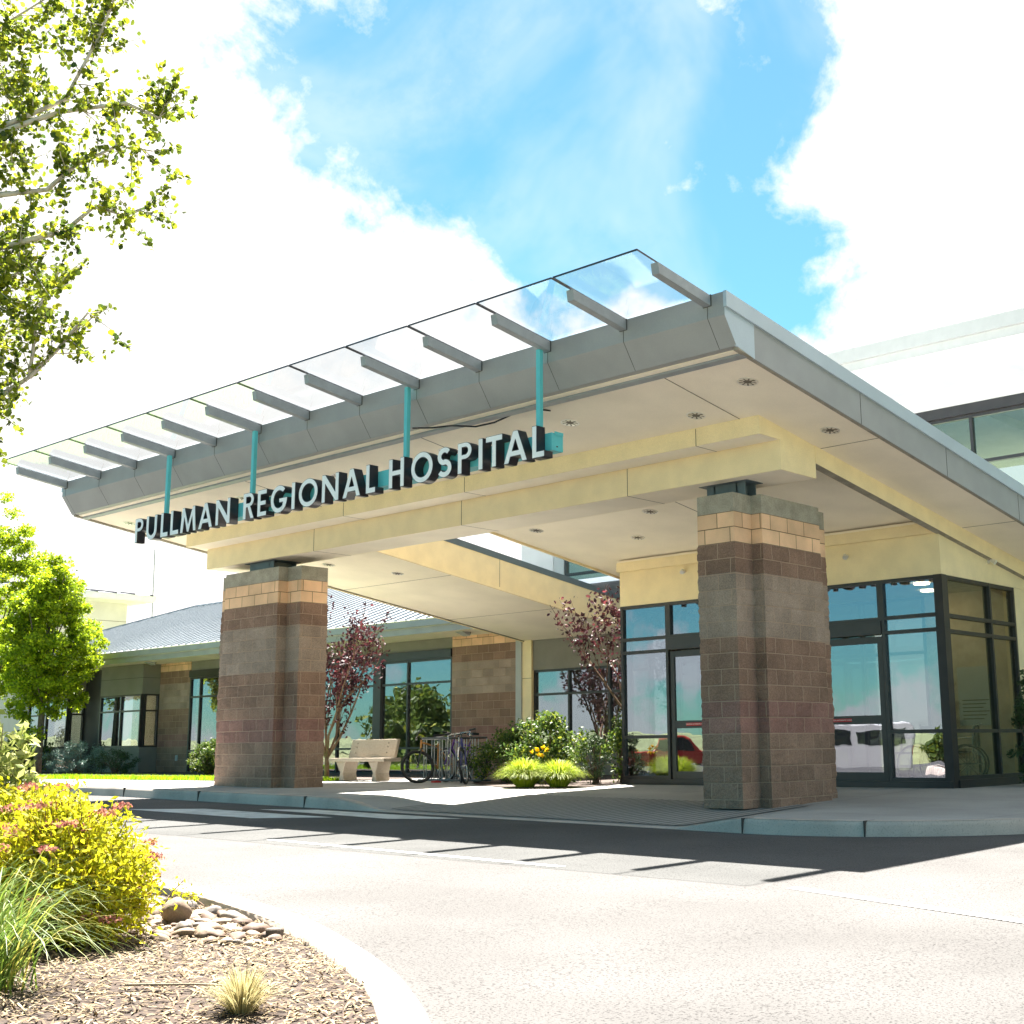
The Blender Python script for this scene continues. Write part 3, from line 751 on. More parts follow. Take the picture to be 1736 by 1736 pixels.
# recessed lights
LP = [(1.844,-1.40),(0.638,-0.816),(1.835,0.415),(-0.993,-1.40),(-3.4,-1.40),(-5.9,-1.40),(-8.5,-1.40),(-12.118,-1.45),(-2.591,2.204),(-3.767,3.305),(-5.131,2.222),
      (-10.971,2.252),(-10.14,3.347)]
for x, y in LP:
    z = soff(y); rot = math.atan(K)
    b = MB(); n = 28
    def circ(r, dz): return [(x+r*math.cos(2*math.pi*i/n), y+r*math.sin(2*math.pi*i/n), soff(y+r*math.sin(2*math.pi*i/n))+dz) for i in range(n)]
    rings = [circ(.125, -.001), circ(.125, -.008), circ(.105, -.008)]
    base = 0
    for r_ in rings: b.v += r_
    for k in range(len(rings)-1):
        for i in range(n):
            j = (i+1) % n; b.f.append([k*n+i, k*n+j, (k+1)*n+j, (k+1)*n+i]); b.mi.append(0)
    lt = b.build('recessed_light', M['chrome'], can, smooth=False)
    b = MB(); rings = [circ(.105, -.0085), circ(.085, -.006), circ(.05, -.0045)]
    for r_ in rings: b.v += r_
    for k in range(2):
        for i in range(n):
            j = (i+1) % n; b.f.append([k*n+i, k*n+j, (k+1)*n+j, (k+1)*n+i]); b.mi.append(i % 3 == 0)
    b.f.append([2*n+i for i in range(n)]); b.mi.append(1)
    b.build('reflector', [M['chrome'], M['lens']], lt)
# conduit looping under the fascia
MB().tube([(-2.72,-2.62,4.93),(-2.5,-2.45,4.93),(-2.3,-2.3,4.95),(-2.05,-2.1,4.93),(-1.8,-2.0,4.96),(-1.3,-2.03,5.02),(-1.1,-2.0,5.02),(-.95,-1.92,4.99),(-.92,-1.85,4.99)], .012, 6).build('wiring_conduit', M['black'], can, smooth=True)

# ------------------------------------------------------------------ pillars
def pillar(nm, label, X, Y, zb, steel):
    """cross-shaped pier of banded split-face block. X,Y: four ascending coordinates each"""
    x0, x1, x2, x3 = X; y0, y1, y2, y3 = Y
    t = empty(nm, ((x0+x3)/2, (y0+y3)/2, zb), label, 'pillar', 'banded block pillars carrying the canopy')
    P = [(x1,y0),(x2,y0),(x2,y1),(x3,y1),(x3,y2),(x2,y2),(x2,y3),(x1,y3),(x1,y2),(x0,y2),(x0,y1),(x1,y1)]
    zs = 0.881+12*.2032; zp = 0.881+14*.2032; zc = 3.977
    step = 0.034; per = []
    for i in range(12):
        a = Vector((*P[i], 0)); c = Vector((*P[(i+1) % 12], 0)); d = c-a; ln = d.length; d.normalize()
        nn = Vector((d.y, -d.x, 0)); k = max(2, round(ln/step))
        pv = P[i-1]; pd = (a-Vector((*pv, 0))).normalized(); pn = Vector((pd.y, -pd.x, 0))
        per.append((a, (nn+pn)))
        for j in range(1, k): per.append((a+d*(ln*j/k), nn))
    b = MB(); rows = int((zs-zb)/0.030); n = len(per)
    for r_ in range(rows+1):
        z = zb-.02 + (zs-zb+.02)*r_/rows
        kk = (z-.881)/.2032; fr = kk-math.floor(kk); mort = min(fr, 1-fr) < .06
        for p, nn in per:
            q = Vector((p.x, p.y, z))
            dd = .009+.010*noise.noise(q*9)+.009*noise.noise(q*23)+.006*noise.noise(Vector((math.floor((p.x+p.y)/.2)*3.1, math.floor(kk)*7.7, 1)))
            dd = max(dd, 0.001)
            if mort: dd *= .35
            if r_ == rows: dd = 0.001
            b.v.append((p.x+nn.x*dd, p.y+nn.y*dd, z))
    for r_ in range(rows):
        for i in range(n):
            j = (i+1) % n; b.f.append([r_*n+i, r_*n+j, (r_+1)*n+j, (r_+1)*n+i]); b.mi.append(0)
    b.build('split_face_shaft', M['block'], t)
    MB().prism(P, zs-.001, zp, 'z').build('smooth_block_band', M['block'], t)
    MB().prism(P, zp+.0005, zc, 'z').build('concrete_cap', M['cap'], t, bevel=.008)
    sx0, sx1, sy0, sy1 = steel
    b = MB(); b.box(sx0, sx1, sy0, sy0+.02, zc, 4.152); b.box(sx0, sx1, sy1-.02, sy1, zc, 4.152)
    b.box((sx0+sx1)/2-.01, (sx0+sx1)/2+.01, sy0+.02, sy1-.02, zc, 4.152)
    b.box(sx1-.14, sx1-.12, sy0+.0, sy1, zc, 4.151); b.box(sx0+.12, sx0+.14, sy0, sy1, zc, 4.151)
    s_ = b.build('steel_saddle', M['steel'], t)
    box('bearing_plate', M['steel'], s_, sx0-.09, sx1+.08, sy0-.06, sy1+.05, 4.1525, 4.1605)
    return t
pillar('block_pillar', 'wide cross-shaped banded block pillar in front of the glass doors', (-.165, 0, .589, .754), (0, .40, 1.81, 2.21), -.02, (-.02, .60, .26, .52))
pillar('block_pillar', 'banded block pillar at the far end of the canopy, right beside the stone bench', (-11.40, -11.006, -9.33, -8.93), (-.059, .141, .72, .92), .09, (-10.55, -9.80, .15, .65))

# ------------------------------------------------------------------ hospital sign
sg = empty('hospital_sign', (-4.7, -2.75, 4.0), 'raised white-faced lettering reading PULLMAN REGIONAL HOSPITAL on a teal bar hung by teal posts', 'sign')
H_, S_ = .394, .077
def arc(cx, cy, rx, ry, a0, a1, n=18):
    return [(cx+rx*math.cos(R(a0+(a1-a0)*i/n)), cy+ry*math.sin(R(a0+(a1-a0)*i/n))) for i in range(n+1)]
def glyph(ch, w):
    h, s = H_, S_
    if ch == 'I': return [[(0,0),(w,0),(w,h),(0,h)]]
    if ch == 'L': return [[(0,0),(w,0),(w,s),(s,s),(s,h),(0,h)]]
    if ch == 'T': return [[(w/2-s/2,0),(w/2+s/2,0),(w/2+s/2,h-s),(w,h-s),(w,h),(0,h),(0,h-s),(w/2-s/2,h-s)]]
    if ch == 'E': return [[(0,0),(w,0),(w,s*.93),(s,s*.93),(s,h/2-s*.45),(w*.92,h/2-s*.45),(w*.92,h/2+s*.45),(s,h/2+s*.45),(s,h-s*.93),(w,h-s*.93),(w,h),(0,h)]]
    if ch == 'H': return [[(0,0),(s,0),(s,h/2-s*.45),(w-s,h/2-s*.45),(w-s,0),(w,0),(w,h),(w-s,h),(w-s,h/2+s*.5),(s,h/2+s*.5),(s,h),(0,h)]]
    if ch == 'N': return [[(0,0),(s,0),(s,h-s*1.75),(w-s*.95,0),(w,0),(w,h),(w-s,h),(w-s,s*1.75),(s*.95,h),(0,h)]]
    if ch == 'M':
        q = .10*w
        return [[(0,0),(s,0),(q+s*.9,h*.60),(w/2-s*.33,0),(w/2+s*.33,0),(w-q-s*.9,h*.60),(w-s,0),(w,0),(w-q,h),(w-q-s*.85,h),(w/2,h*.32),(q+s*.85,h),(q,h)]]
    if ch == 'A':
        a = w/2-s*.52; k = 1.10*s; y1, y2 = .20*h, .38*h; tt = (w/2-k)/a
        return [[(0,0),(k,0),(k+a*y1/h,y1),(w-k-a*y1/h,y1),(w-k,0),(w,0),(w-a,h),(a,h)], [(k+a*y2/h,y2),(w/2,h*tt),(w-k-a*y2/h,y2)]]
    if ch in 'PR':
        r_ = .275*h; si = s*.82; bw = w if ch == 'P' else w*.95
        rx = min(bw-s*1.05, r_*1.1)
        bowl = arc(bw-rx, h-r_, rx, r_, 90, -90)
        hole = [(s, h-si)]+arc(bw-rx, h-r_, rx-s*.9, r_-si, 90, -90)+[(s, h-2*r_+si)]
        if ch == 'P': return [[(0,0),(0,h)]+bowl+[(s,h-2*r_),(s,0)], hole]
        return [[(0,0),(0,h)]+bowl[:-3]+[(bw-rx+.035,h-2*r_+.012),(w,0),(w-s*1.15,0),(bw-rx-.035,h-2*r_),(s,h-2*r_),(s,0)], hole]
    if ch == 'U':
        r_ = w/2
        return [[(0,h)]+arc(r_, r_, r_, r_, 180, 360)+[(w,h),(w-s,h)]+arc(r_, r_, r_-s, r_-s, 360, 180)+[(s,h)]]
    if ch == 'O': return [arc(w/2, h/2, w/2, h/2+.006, 0, 352, 44), arc(w/2, h/2, w/2-s*.98, h/2+.006-s*.98, 0, 352, 44)]
    if ch == 'G':
        return [arc(w/2, h/2, w/2, h/2+.006, 42, 352, 40)+[(w,h*.53),(w*.52,h*.53),(w*.52,h*.53-s*.85),(w-s*1.15,h*.53-s*.85)]+arc(w/2, h/2, w/2-s, h/2+.006-s, 338, 45, 40)]
    if ch == 'S':
        rc = (h-s)/4+.002; rx = (w-s)/2
        cl = arc(w/2, h-s/2-rc, rx*.92, rc, 32, 262, 22)+arc(w/2, s/2+rc, rx, rc*1.0, 82, -152, 22)
        o1, o2 = [], []
        for i, (x, y) in enumerate(cl):
            a = cl[max(i-1, 0)]; c = cl[min(i+1, len(cl)-1)]; dx, dy = c[0]-a[0], c[1]-a[1]; l = math.hypot(dx, dy)
            o1.append((x-dy/l*s/2, y+dx/l*s/2)); o2.append((x+dy/l*s/2, y-dx/l*s/2))
        return [o1+o2[::-1]]
def outline_mesh(polys, depth, off=0.0):
    cu = bpy.data.curves.new('outline', 'CURVE'); cu.dimensions = '2D'; cu.fill_mode = 'BOTH'; cu.extrude = depth/2; cu.offset = off
    for p in polys:
        sp = cu.splines.new('POLY'); sp.points.add(len(p)-1)
        for i, (x, y) in enumerate(p): sp.points[i].co = (x, y, 0, 1)
        sp.use_cyclic_u = True
    o = bpy.data.objects.new('outline', cu); col.objects.link(o)
    dg = bpy.context.evaluated_depsgraph_get(); dg.update()
    me = bpy.data.meshes.new_from_object(o.evaluated_get(dg))
    bpy.data.objects.remove(o); bpy.data.curves.remove(cu)
    return me
TXT = [('P',-9.298,.255),('U',-8.948,.325),('L',-8.507,.22),('L',-8.219,.245),('M',-7.926,.449),('A',-7.413,.39),('N',-6.939,.384),('R',-6.213,.285),('E',-5.847,.226),
       ('G',-5.519,.402),('I',-5.013,.082),('O',-4.844,.442),('N',-4.31,.378),('A',-3.846,.386),('L',-3.346,.2),('H',-2.872,.308),('O',-2.426,.422),('S',-1.925,.276),
       ('P',-1.54,.256),('I',-1.166,.079),('T',-1.035,.29),('A',-.722,.398),('L',-.245,.202)]
so = origin(sg)
for ch, x, wd in TXT:
    for nm, mat, dep, off, y, par in (('letter', M['letter'], .14, 0.0, -2.81, None), ('letter_face', M['face'], .006, -.0065, -2.8812, 1)):
        me = outline_mesh(glyph(ch, wd), dep, off)
        me.transform(Matrix.Translation((x, y, 4.086)) @ Matrix.Rotation(R(90), 4, 'X'))
        me.transform(Matrix.Translation(-so)); me.materials.clear(); me.materials.append(mat)
        me.name = nm; o = bpy.data.objects.new(nm, me); col.objects.link(o)
        if par is None: o.parent = sg; last = o
        else: o.parent = last
box('sign_bar', M['teal'], sg, -9.1, -.06, -2.735, -2.54, 4.19, 4.405, bevel=.004)
for x in (-.385, -2.85, -6.40, -8.83):
    b = MB(); b.box(x-.032, x+.032, -2.635, -2.575, 4.40, 5.52); b.build('hanger_post', M['teal'], sg, bevel=.004)
b = MB(); b.box(-.10, -.058, -2.66, -2.63, 4.235, 4.25); b.build('end_latch', M['letter'], sg)
MB().box(-.05, -.046, -2.70, -2.55, 4.38, 4.42).build('end_tab', M['teal'], sg)

# ------------------------------------------------------------------ glazing helper
def glazing(par, x0, x1, z0, z1, y, vs, hs, fw=.055, dep=.12, axis='x', glass='glass', name='window', skip=()):
    """framed curtain wall in the plane y (axis 'x') or x=y (axis 'y'); vs: mullion positions, hs: transom heights"""
    w_ = bpy.data.objects.new(name, None); col.objects.link(w_); w_.parent = par; w_.location = (0, 0, 0)
    V = [x0+fw/2]+list(vs)+[x1-fw/2]; Hh = [z0+fw/2]+list(hs)+[z1-fw/2]
    def bx(nm, mat, a0, a1, c0, c1, q0, q1, p=w_):
        b = MB()
        if axis == 'x': b.box(a0, a1, y+q0, y+q1, c0, c1)
        else: b.box(y-q1, y-q0, a0, a1, c0, c1)
        return b.build(nm, mat, p)
    for v in V: bx('mullion', M['frame'], v-fw/2, v+fw/2, z0, z1, 0, dep)
    for i in range(len(V)-1):
        for h in Hh: 
            if (i, round(h, 2)) in skip: continue
            bx('transom', M['frame'], V[i]+fw/2, V[i+1]-fw/2, h-fw/2, h+fw/2, .004, dep-.004)
    for i in range(len(V)-1):
        for j in range(len(Hh)-1):
            if ('pane', i, j) in skip: continue
            bx('pane', M[glass], V[i]+fw/2, V[i+1]-fw/2, Hh[j]+fw/2, Hh[j+1]-fw/2, dep*.4, dep*.4+.006)
    return w_

# ------------------------------------------------------------------ entrance vestibule
ve = empty('entrance_vestibule', (-2, 4.4, .07), 'glazed entrance vestibule in dark frames under a yellow stucco band', 'building')
VY, VX0, VX1 = 4.392, -5.11, 1.255
box('band_wall', M['yellow'], ve, VX0, VX1, VY+.0, VY+.22, 3.232, 3.93)
box('band_wall', M['yellow'], ve, VX1-.2, VX1-.002, VY+.2202, 9.5, 3.232, 4.10)
MB().prism([(4.6, 3.9), (9.5, 3.9), (9.5, soff(9.5)+.02), (4.6, soff(4.6)+.02)], VX1-.2, VX1-.001, 'x').build('band_wall', M['yellow'], ve) if False else None
box('band_wall', M['yellow'], ve, VX0, VX0+.2, VY+.2202, 9.5, 3.232, 3.93)
box('cornice', M['yellow'], ve, VX0+.0, VX1-.03, VY-.09, VY+.0, 3.855, 4.02)
box('cornice_cap', M['soffit'], ve, VX0+.0, VX1-.03, VY-.06, VY+.2, 4.021, 4.062)
box('side_wall', M['yellow'], ve, VX1-.2, VX1-.003, 6.97, 9.5, 0.05, 3.23)
for x0, x1 in ((VX0, VX1),): box('base_rail', M['frame'], ve, x0, x1, VY-.03, VY+.14, .05, .17)
box('base_rail', M['frame'], ve, VX1-.14, VX1+.03, VY+.141, 6.97, .05, .19)
# front glazing: side lights and two sliding doors
skipd = set()
V1 = [-4.05, -1.95, -.49, .235]
wv_ = glazing(ve, VX0, -4.02, .171, 3.229, VY, [], [.895, 2.385, 2.62], name='side_light')
glazing(ve, .20, VX1, .171, 3.229, VY, [], [.905, 2.41, 2.635], name='side_light')
glazing(ve, -4.02, .20, 2.60, 3.229, VY, [-2.9, -1.9, -.9], [], name='transom_light')
box('door_header', M['frame'], ve, -4.02, .20, VY-.02, VY+.16, 2.39, 2.598, bevel=.004)
def door(x0, x1, y, lab):
    d = bpy.data.objects.new('sliding_door', None); col.objects.link(d); d.parent = ve
    zb, zt = .171, 2.36
    for a, c in ((x0, x0+.085), (x1-.085, x1)): box('stile', M['frame'], d, a, c, y, y+.05, zb, zt, bevel=.003)
    for a, c in ((zb, zb+.13), (1.03, 1.16), (zt-.10, zt)): box('rail', M['frame'], d, x0+.085, x1-.085, y+.002, y+.048, a, c)
    for a, c in ((zb+.13, 1.03), (1.16, zt-.10)): box('pane', M['glass'], d, x0+.085, x1-.085, y+.022, y+.028, a, c)
    s_ = box('caution_sticker', M['redsticker'], d, (x0+x1)/2-.20, (x0+x1)/2+.20, y-.003, y+.001, 1.07, 1.12)
    cu = bpy.data.curves.new('sticker_text', 'FONT'); cu.body = 'CAUTION AUTOMATIC DOOR'; cu.size = .030; cu.align_x = 'CENTER'; cu.align_y = 'CENTER'; cu.extrude = .0004
    o = bpy.data.objects.new('sticker_text', cu); col.objects.link(o)
    dg = bpy.context.evaluated_depsgraph_get(); dg.update(); me = bpy.data.meshes.new_from_object(o.evaluated_get(dg))
    bpy.data.objects.remove(o)
    me.transform(Matrix.Translation(Vector(((x0+x1)/2, y-.0042, 1.095))-origin(s_)) @ Matrix.Rotation(R(90), 4, 'X'))
    me.materials.clear(); me.materials.append(M['whitetext']); o = bpy.data.objects.new('sticker_text', me); col.objects.link(o); o.parent = s_
    return d
door(-4.00, -2.95, VY+.03, 'a'); door(-2.96, -1.92, VY+.09, 'b'); door(-1.93, -.90, VY+.09, 'c'); door(-1.42, .18, VY+.03, 'd')
glazing(ve, VY+.14, 6.97, .191, 3.229, VX1, [6.05], [.905, 2.385, 2.62], axis='y', name='side_window', glass='sideglass')
box('corner_post', M['frame'], ve, VX1-.13, VX1+.012, VY-.012, VY+.139, .171, 3.231)
glazing(ve, VY+.14, 9.4, .191, 3.229, VX0+.12, [6.0, 7.7], [.905, 2.385], axis='y', name='side_window')
box('drop_ceiling', M['inwall'], ve, VX0+.2, VX1-.2, VY+.2, 9.45, 3.30, 3.34)
box('inner_floor', M['infloor'], ve, VX0+.14, VX1-.14, VY+.14, 9.45, .05, .085)
box('inner_wall', M['inwall'], ve, VX0+.25, -3.2, 8.2, 8.3, .09, 3.29)
box('inner_wall', M['inwall'], ve, -.6, VX1-.21, 7.4, 7.5, .09, 3.29)
glazing(ve, -3.19, -.61, .09, 3.28, 7.4, [-1.9], [2.3], name='inner_screen')
# little spotlights on the band
for i, (x, y, z, lab) in enumerate(((-3.62, VY, 3.74, 'small chrome spotlight on the yellow band above the left doors'), (-.35, VY, 3.66, 'small chrome spotlight on the yellow band right of the near pillar'),
                     (VX1, 6.05, 3.58, 'small chrome spotlight on the side wall above the corner glazing'))):
    t = empty('spotlight', (x, y, z), lab, 'spotlight', 'spotlights on the stucco band')
    d = Vector((0, -1, 0)) if i < 2 else Vector((1, 0, 0)); c = Vector((x, y, z))
    MB().tube([c, c+d*.02], .035, 14).build('mounting_plate', M['chrome'], t)
    MB().tube([c+d*.02, c+d*.06], .010, 8).build('arm', M['chrome'], t)
    MB().tube([c+d*.05+Vector((0,0,.02)), c+d*.10+Vector((.03,0,-.03))], [.028, .042], 14).build('lamp_head', M['chrome'], t, smooth=False)

lm, t_, b_ = newmat('lit_lamp'); b_.inputs['Emission Color'].default_value = (1.0, 0.80, 0.52, 1); b_.inputs['Emission Strength'].default_value = 3.0
for x, y in ((.25, 5.7), (-.15, 6.7)):
    MB().tube([(x, y, 3.298), (x, y, 3.27)], [.13, .13], 20).build('ceiling_lamp', lm, ve)
# wheelchairs kept inside the vestibule
def wheelchair(x, y, z, rz, label):
    t = empty('wheelchair', (x, y, z), label, 'wheelchair', 'folded wheelchairs kept inside the vestibule', rz)
    save = t.rotation_euler.copy(); t.rotation_euler = (0, 0, 0)
    o = Vector((x, y, z))
    for s in (-1, 1):
        b = MB(); b.ring(o+Vector((0, .27*s, .31)), (0, 1, 0), .295, .016, 36, 6); w_ = b.build('rear_wheel', M['rubber'], t, smooth=True)
        b = MB(); b.ring(o+Vector((0, .30*s, .31)), (0, 1, 0), .265, .008, 36, 5)
        for k in range(8):
            a = k*math.pi/4; b.tube([o+Vector((0, .27*s, .31)), o+Vector((.285*math.cos(a), .27*s, .31+.285*math.sin(a)))], .006, 4)
        b.build('push_rim', M['silver'], w_, smooth=True)
        b = MB(); b.ring(o+Vector((.42, .24*s, .09)), (0, 1, 0), .075, .014, 20, 6); b.tube([o+Vector((.42, .24*s, .09)), o+Vector((.38, .24*s, .30))], .010, 6); b.build('caster', M['rubber'], t, smooth=True)
        b = MB(); q = .23*s
        b.tube([o+Vector((-.12, q, .30)), o+Vector((-.10, q, .52)), o+Vector((-.14, q, .93)), o+Vector((-.24, q, .94))], .012, 6)
        b.tube([o+Vector((-.12, q, .30)), o+Vector((.40, q, .30)), o+Vector((.42, q, .46)), o+Vector((.48, q, .15)), o+Vector((.58, q, .12))], .012, 6)
        b.tube([o+Vector((-.10, q, .50)), o+Vector((.40, q, .48))], .012, 6)
        b.tube([o+Vector((-.11, q, .72)), o+Vector((.22, q, .72)), o+Vector((.25, q, .50))], .012, 6)
        b.build('side_frame', M['silver'], t, smooth=True)
    MB().box(x-.08, x+.38, y-.22, y+.22, z+.485, z+.515).build('seat', M['black'], t, bevel=.01)
    MB().prism([(x-.125, z+.52), (x-.105, z+.52), (x-.145, z+.90), (x-.165, z+.90)], y-.22, y+.22, 'y').build('backrest', M['black'], t)
    t.rotation_euler = save
    return t
wheelchair(.50, 4.95, .086, R(170), 'wheelchair with spoked wheel nearest the glass corner inside the vestibule')
wheelchair(.62, 6.2, .086, R(200), 'second wheelchair, standing deeper inside the vestibule behind the first')
nb = empty('notice_board', (1.0, 6.9, 1.2), 'printed paper notice standing inside the corner glazing of the vestibule', 'notice')
box('board', M['poster'], nb, .35, .95, 6.55, 6.57, 1.0, 1.95)
for k in range(6):
    box('text_line', M['lens'], nb, .42, .88-.05*(k % 3), 6.546, 6.549, 1.40-.06*k, 1.415-.06*k)
box('stand', M['frame'], nb, .62, .66, 6.571, 6.60, .09, 1.6)

# ------------------------------------------------------------------ main building behind the canopy
mb_ = empty('main_building', (-2, 12, 0), 'two storey hospital block with pale eaves and a long dark framed window band', 'building')
WY = 9.55
box('lobby_wall', M['grey'], mb_, -12.36, VX0, WY, WY+.25, 2.60, 4.2)
box('lobby_wall', M['grey'], mb_, -12.36, VX0, WY, WY+.25, .0, .76)
glazing(mb_, -12.36, VX0, .762, 2.598, WY+.02, [-11.19, -9.9, -8.6, -7.3, -6.1], [2.0], name='lobby_window')
box('return_pier', M['yellow'], mb_, -12.67, -12.361, WY-.06, WY+.25, .0, 3.7)
box('downspout', M['ltgrey'], mb_, -12.87, -12.672, WY-.10, WY+.02, .0, 3.45)
b = MB(); b.box(-12.672, -12.36, WY-.063, WY-.058, 2.40, 2.41); b.build('pier_joint', M['stjoint'], mb_)
box('floor_slab', M['infloor'], mb_, -12.3, 20, WY+.3, 16, .0, .05)
box('room_wall', M['inwall'], mb_, -12.3, VX0, 13.5, 13.6, .06, 4.1)
box('room_ceiling', M['inwall'], mb_, -12.3, VX0, WY+.26, 13.49, 3.3, 3.35)
# right hand ground floor wall beyond the vestibule
box('ground_wall', M['yellow'], mb_, VX1, 22, 9.55, 9.8, 0, 4.6)
box('lower_roof', M['white'], mb_, -12.2, 22, 9.82, 12.0, 4.62, 4.75)
# upper storey
UY = 12.0
box('upper_wall', M['pale'], mb_, -15.2, -13.99, UY, UY+.3, 3.5, 8.20)
box('upper_wall', M['pale'], mb_, -13.99, 22, UY, UY+.3, 7.885, 8.22)
box('upper_wall', M['pale'], mb_, -13.99, 22, UY, UY+.3, 3.5, 4.4)
box('upper_wall', M['pale'], mb_, -15.2, -14.95, UY+.31, 20, 3.5, 8.2)
box('window_head', M['frame'], mb_, -13.6, 22, UY-.03, UY+.2, 7.66, 7.884)
box('window_jamb', M['ltgrey'], mb_, -13.99, -13.61, UY+.03, UY+.2, 4.41, 7.88)
glazing(mb_, -13.6, 22, 4.41, 7.655, UY+.05, [-11.2, -8.8, -6.4, -4.0, -1.6-.05, .80-.9, 2.3, 4.7, 7.1, 9.5, 12, 14.5, 17, 19.5], [5.3, 6.60], fw=.07, name='upper_window', glass='upglass')
box('upper_ceiling', M['pale'], mb_, -13.6, 22, UY+.31, 19, 7.9, 7.95)
box('upper_floor', M['infloor'], mb_, -13.6, 22, UY+.31, 19, 4.2, 4.3)
b = MB()
for k in range(10): b.box(-12+3.4*k, -11.7+3.4*k, UY+.5, 18.9, 7.70, 7.898)
b.build('ceiling_beam', M['pale'], mb_)
MB().prism([(10.0, 8.53), (12.0, 8.21), (12.0, 8.26), (10.0, 8.60)], -16.5, 24, 'x').build('upper_soffit', M['white'], mb_)
box('eave_fascia', M['ltgrey'], mb_, -16.5, 24, 9.97, 10.0, 8.52, 8.70)
box('eave_gutter', M['ltgrey'], mb_, -16.5, 24, 9.90, 9.998, 8.705, 8.99)
MB().prism([(9.95, 8.95), (20, 9.9), (20, 9.97), (9.95, 9.0)], -16.5, 24, 'x').build('upper_roof', M['roof'], mb_)

# ------------------------------------------------------------------ low wing on the left with its seamed metal roof
wg = empty('low_wing', (-27, 9.5, .1), 'single storey wing with banded block piers, bay windows and a blue grey seamed metal roof', 'building')
WZ = 9.5
def bw(x0, x1): return MB().box(x0, x1, WZ, WZ+.25, -.05, 3.598).build('block_pier', M['block'], wg)
bw(-15.26, -12.88); bw(-29.62, -27.80); bw(-37.6, -33.5) if False else None
box('head_panel', M['grey'], wg, -27.8, -15.262, WZ+.03, WZ+.25, 3.30, 3.598)
box('window_hood', M['frame'], wg, -27.8, -15.264, WZ-.05, WZ+.2, 3.08, 3.298)
glazing(wg, -27.8, -15.264, .05, 3.078, WZ, [-27.2, -25.6, -24.0, -22.4, -20.9, -20.08, -18.42, -18.15, -17.04], [.75, 2.45], name='curtain_window')
box('mullion_cover', M['frame'], wg, -18.44, -18.12, WZ-.04, WZ+.0, .05, 3.08)
def bay(x0, x1, y, z0=.89, z1=2.615, mull=()):
    bb_ = bpy.data.objects.new('bay_window', None); col.objects.link(bb_); bb_.parent = wg
    box('bay_panel', M['grey'], bb_, x0, x1, y, WZ+.1, z1, 3.598)
    box('bay_apron', M['grey'], bb_, x0, x1, y, WZ+.1, -.05, z0)
    b = MB(); b.box(x0-.002, x1+.002, y-.003, WZ+.1, 3.140, 3.150); b.build('panel_joint', M['joint'], bb_)
    glazing(wg, x0, x1-.06, z0, z1, y, mull, [2.07], name='bay_glazing')
    glazing(wg, y+.12, WZ+.0, z0, z1, x1, [], [2.07], axis='y', name='bay_side_glazing')
bay(-32.35, -29.62, 8.87, mull=(-30.95,))
box('recess_wall', M['frame'], wg, -34.6, -32.352, WZ+.0, WZ+.2, -.05, 3.598)
bay(-37.6, -34.6, 8.87, mull=(-36.2,))
box('end_wall', M['pale'], wg, -44, -37.602, WZ+.2, WZ+.4, -.05, 3.5)
box('wing_floor', M['infloor'], wg, -41, -12.9, WZ+.26, 15, -.02, .03)
box('wing_back_wall', M['inwall'], wg, -41, -12.9, 14.9, 15.0, .04, 3.5)
box('wing_ceiling', M['inwall'], wg, -41, -12.9, WZ+.26, 14.8, 3.45, 3.5)
box('eave_soffit', M['soffit'], wg, -41.2, -12.88, 8.03, WZ+.1, 3.60, 3.64)
box('eave_board', M['fascia'], wg, -41.3, -12.68, 8.0, 8.028, 3.575, 3.74)
box('gutter', M['fascia'], wg, -41.3, -12.68, 7.88, 7.998, 3.745, 3.905)
# roof: front slope with raised seams, hip at the left end
EX, RZ = -41.3, 6.25; ry = 14.0; zf = 3.93
HX = -35.0
QX, QR = -12.2, -19.0
b = MB(); b.face([(EX, 7.9, zf), (QX, 7.9, zf), (QR, ry, RZ), (HX, ry, RZ)]); b.face([(EX, 20.1, zf), (EX, 7.9, zf), (HX, ry, RZ)]); b.face([(QX, 20.1, zf), (EX, 20.1, zf), (HX, ry, RZ), (QR, ry, RZ)])
b.face([(QX, 7.9, zf), (QX, 20.1, zf), (QR, ry, RZ)])
b.m = 1; x = -12.4; g_ = (RZ-zf)/(ry-7.9)
while x > EX+.1:
    ye = ry if x > HX else 7.9+(x-EX)/(HX-EX)*(ry-7.9)
    if x > QR: ye = 7.9+(QX-x)/(QX-QR)*(ry-7.9)
    ye -= .02
    b.prism([(7.88, zf), (ye, zf+g_*(ye-7.9)), (ye, zf+g_*(ye-7.9)+.045), (7.88, zf+.045)], x-.014, x+.014, 'x'); x -= .41
b.build('metal_roof', [M['roof'], M['seam']], wg)
b = MB(); b.tube([(EX, 7.9, zf+.03), (HX, ry, RZ+.03), (QR, ry, RZ+.03), (QX, 7.9, zf+.03)], .05, 6); b.build('ridge_cap', M['seam'], wg)
b = MB(); b.box(-12.68, -12.3, 8.0, 9.5, 3.6, 4.1) if False else None
# small camera fitting under the eave
for x, lab in ((-13.95, 'small white wedge light under the eave above the block wall'), (-28.9, 'small white wedge light under the eave above the bay window')):
    t = empty('eave_light', (x, 8.6, 3.60), lab, 'light', 'wedge lights under the eave')
    MB().prism([(8.5, 3.60), (8.8, 3.60), (8.8, 3.50)], x-.12, x+.12, 'x').build('housing', M['ltgrey'], t)
    MB().prism([(8.80, 3.60), (8.85, 3.60), (8.81, 3.50)], x-.10, x+.10, 'x').build('lens', M['lens'], t)
# wall outlet on the pier
t = empty('wall_outlet', (-28.35, WZ-.03, .52), 'small round-cornered outlet box low on the far block pier', 'outlet')
box('cover', M['ltgrey'], t, -28.41, -28.29, WZ-.05, WZ-.002, .44, .62, bevel=.02)

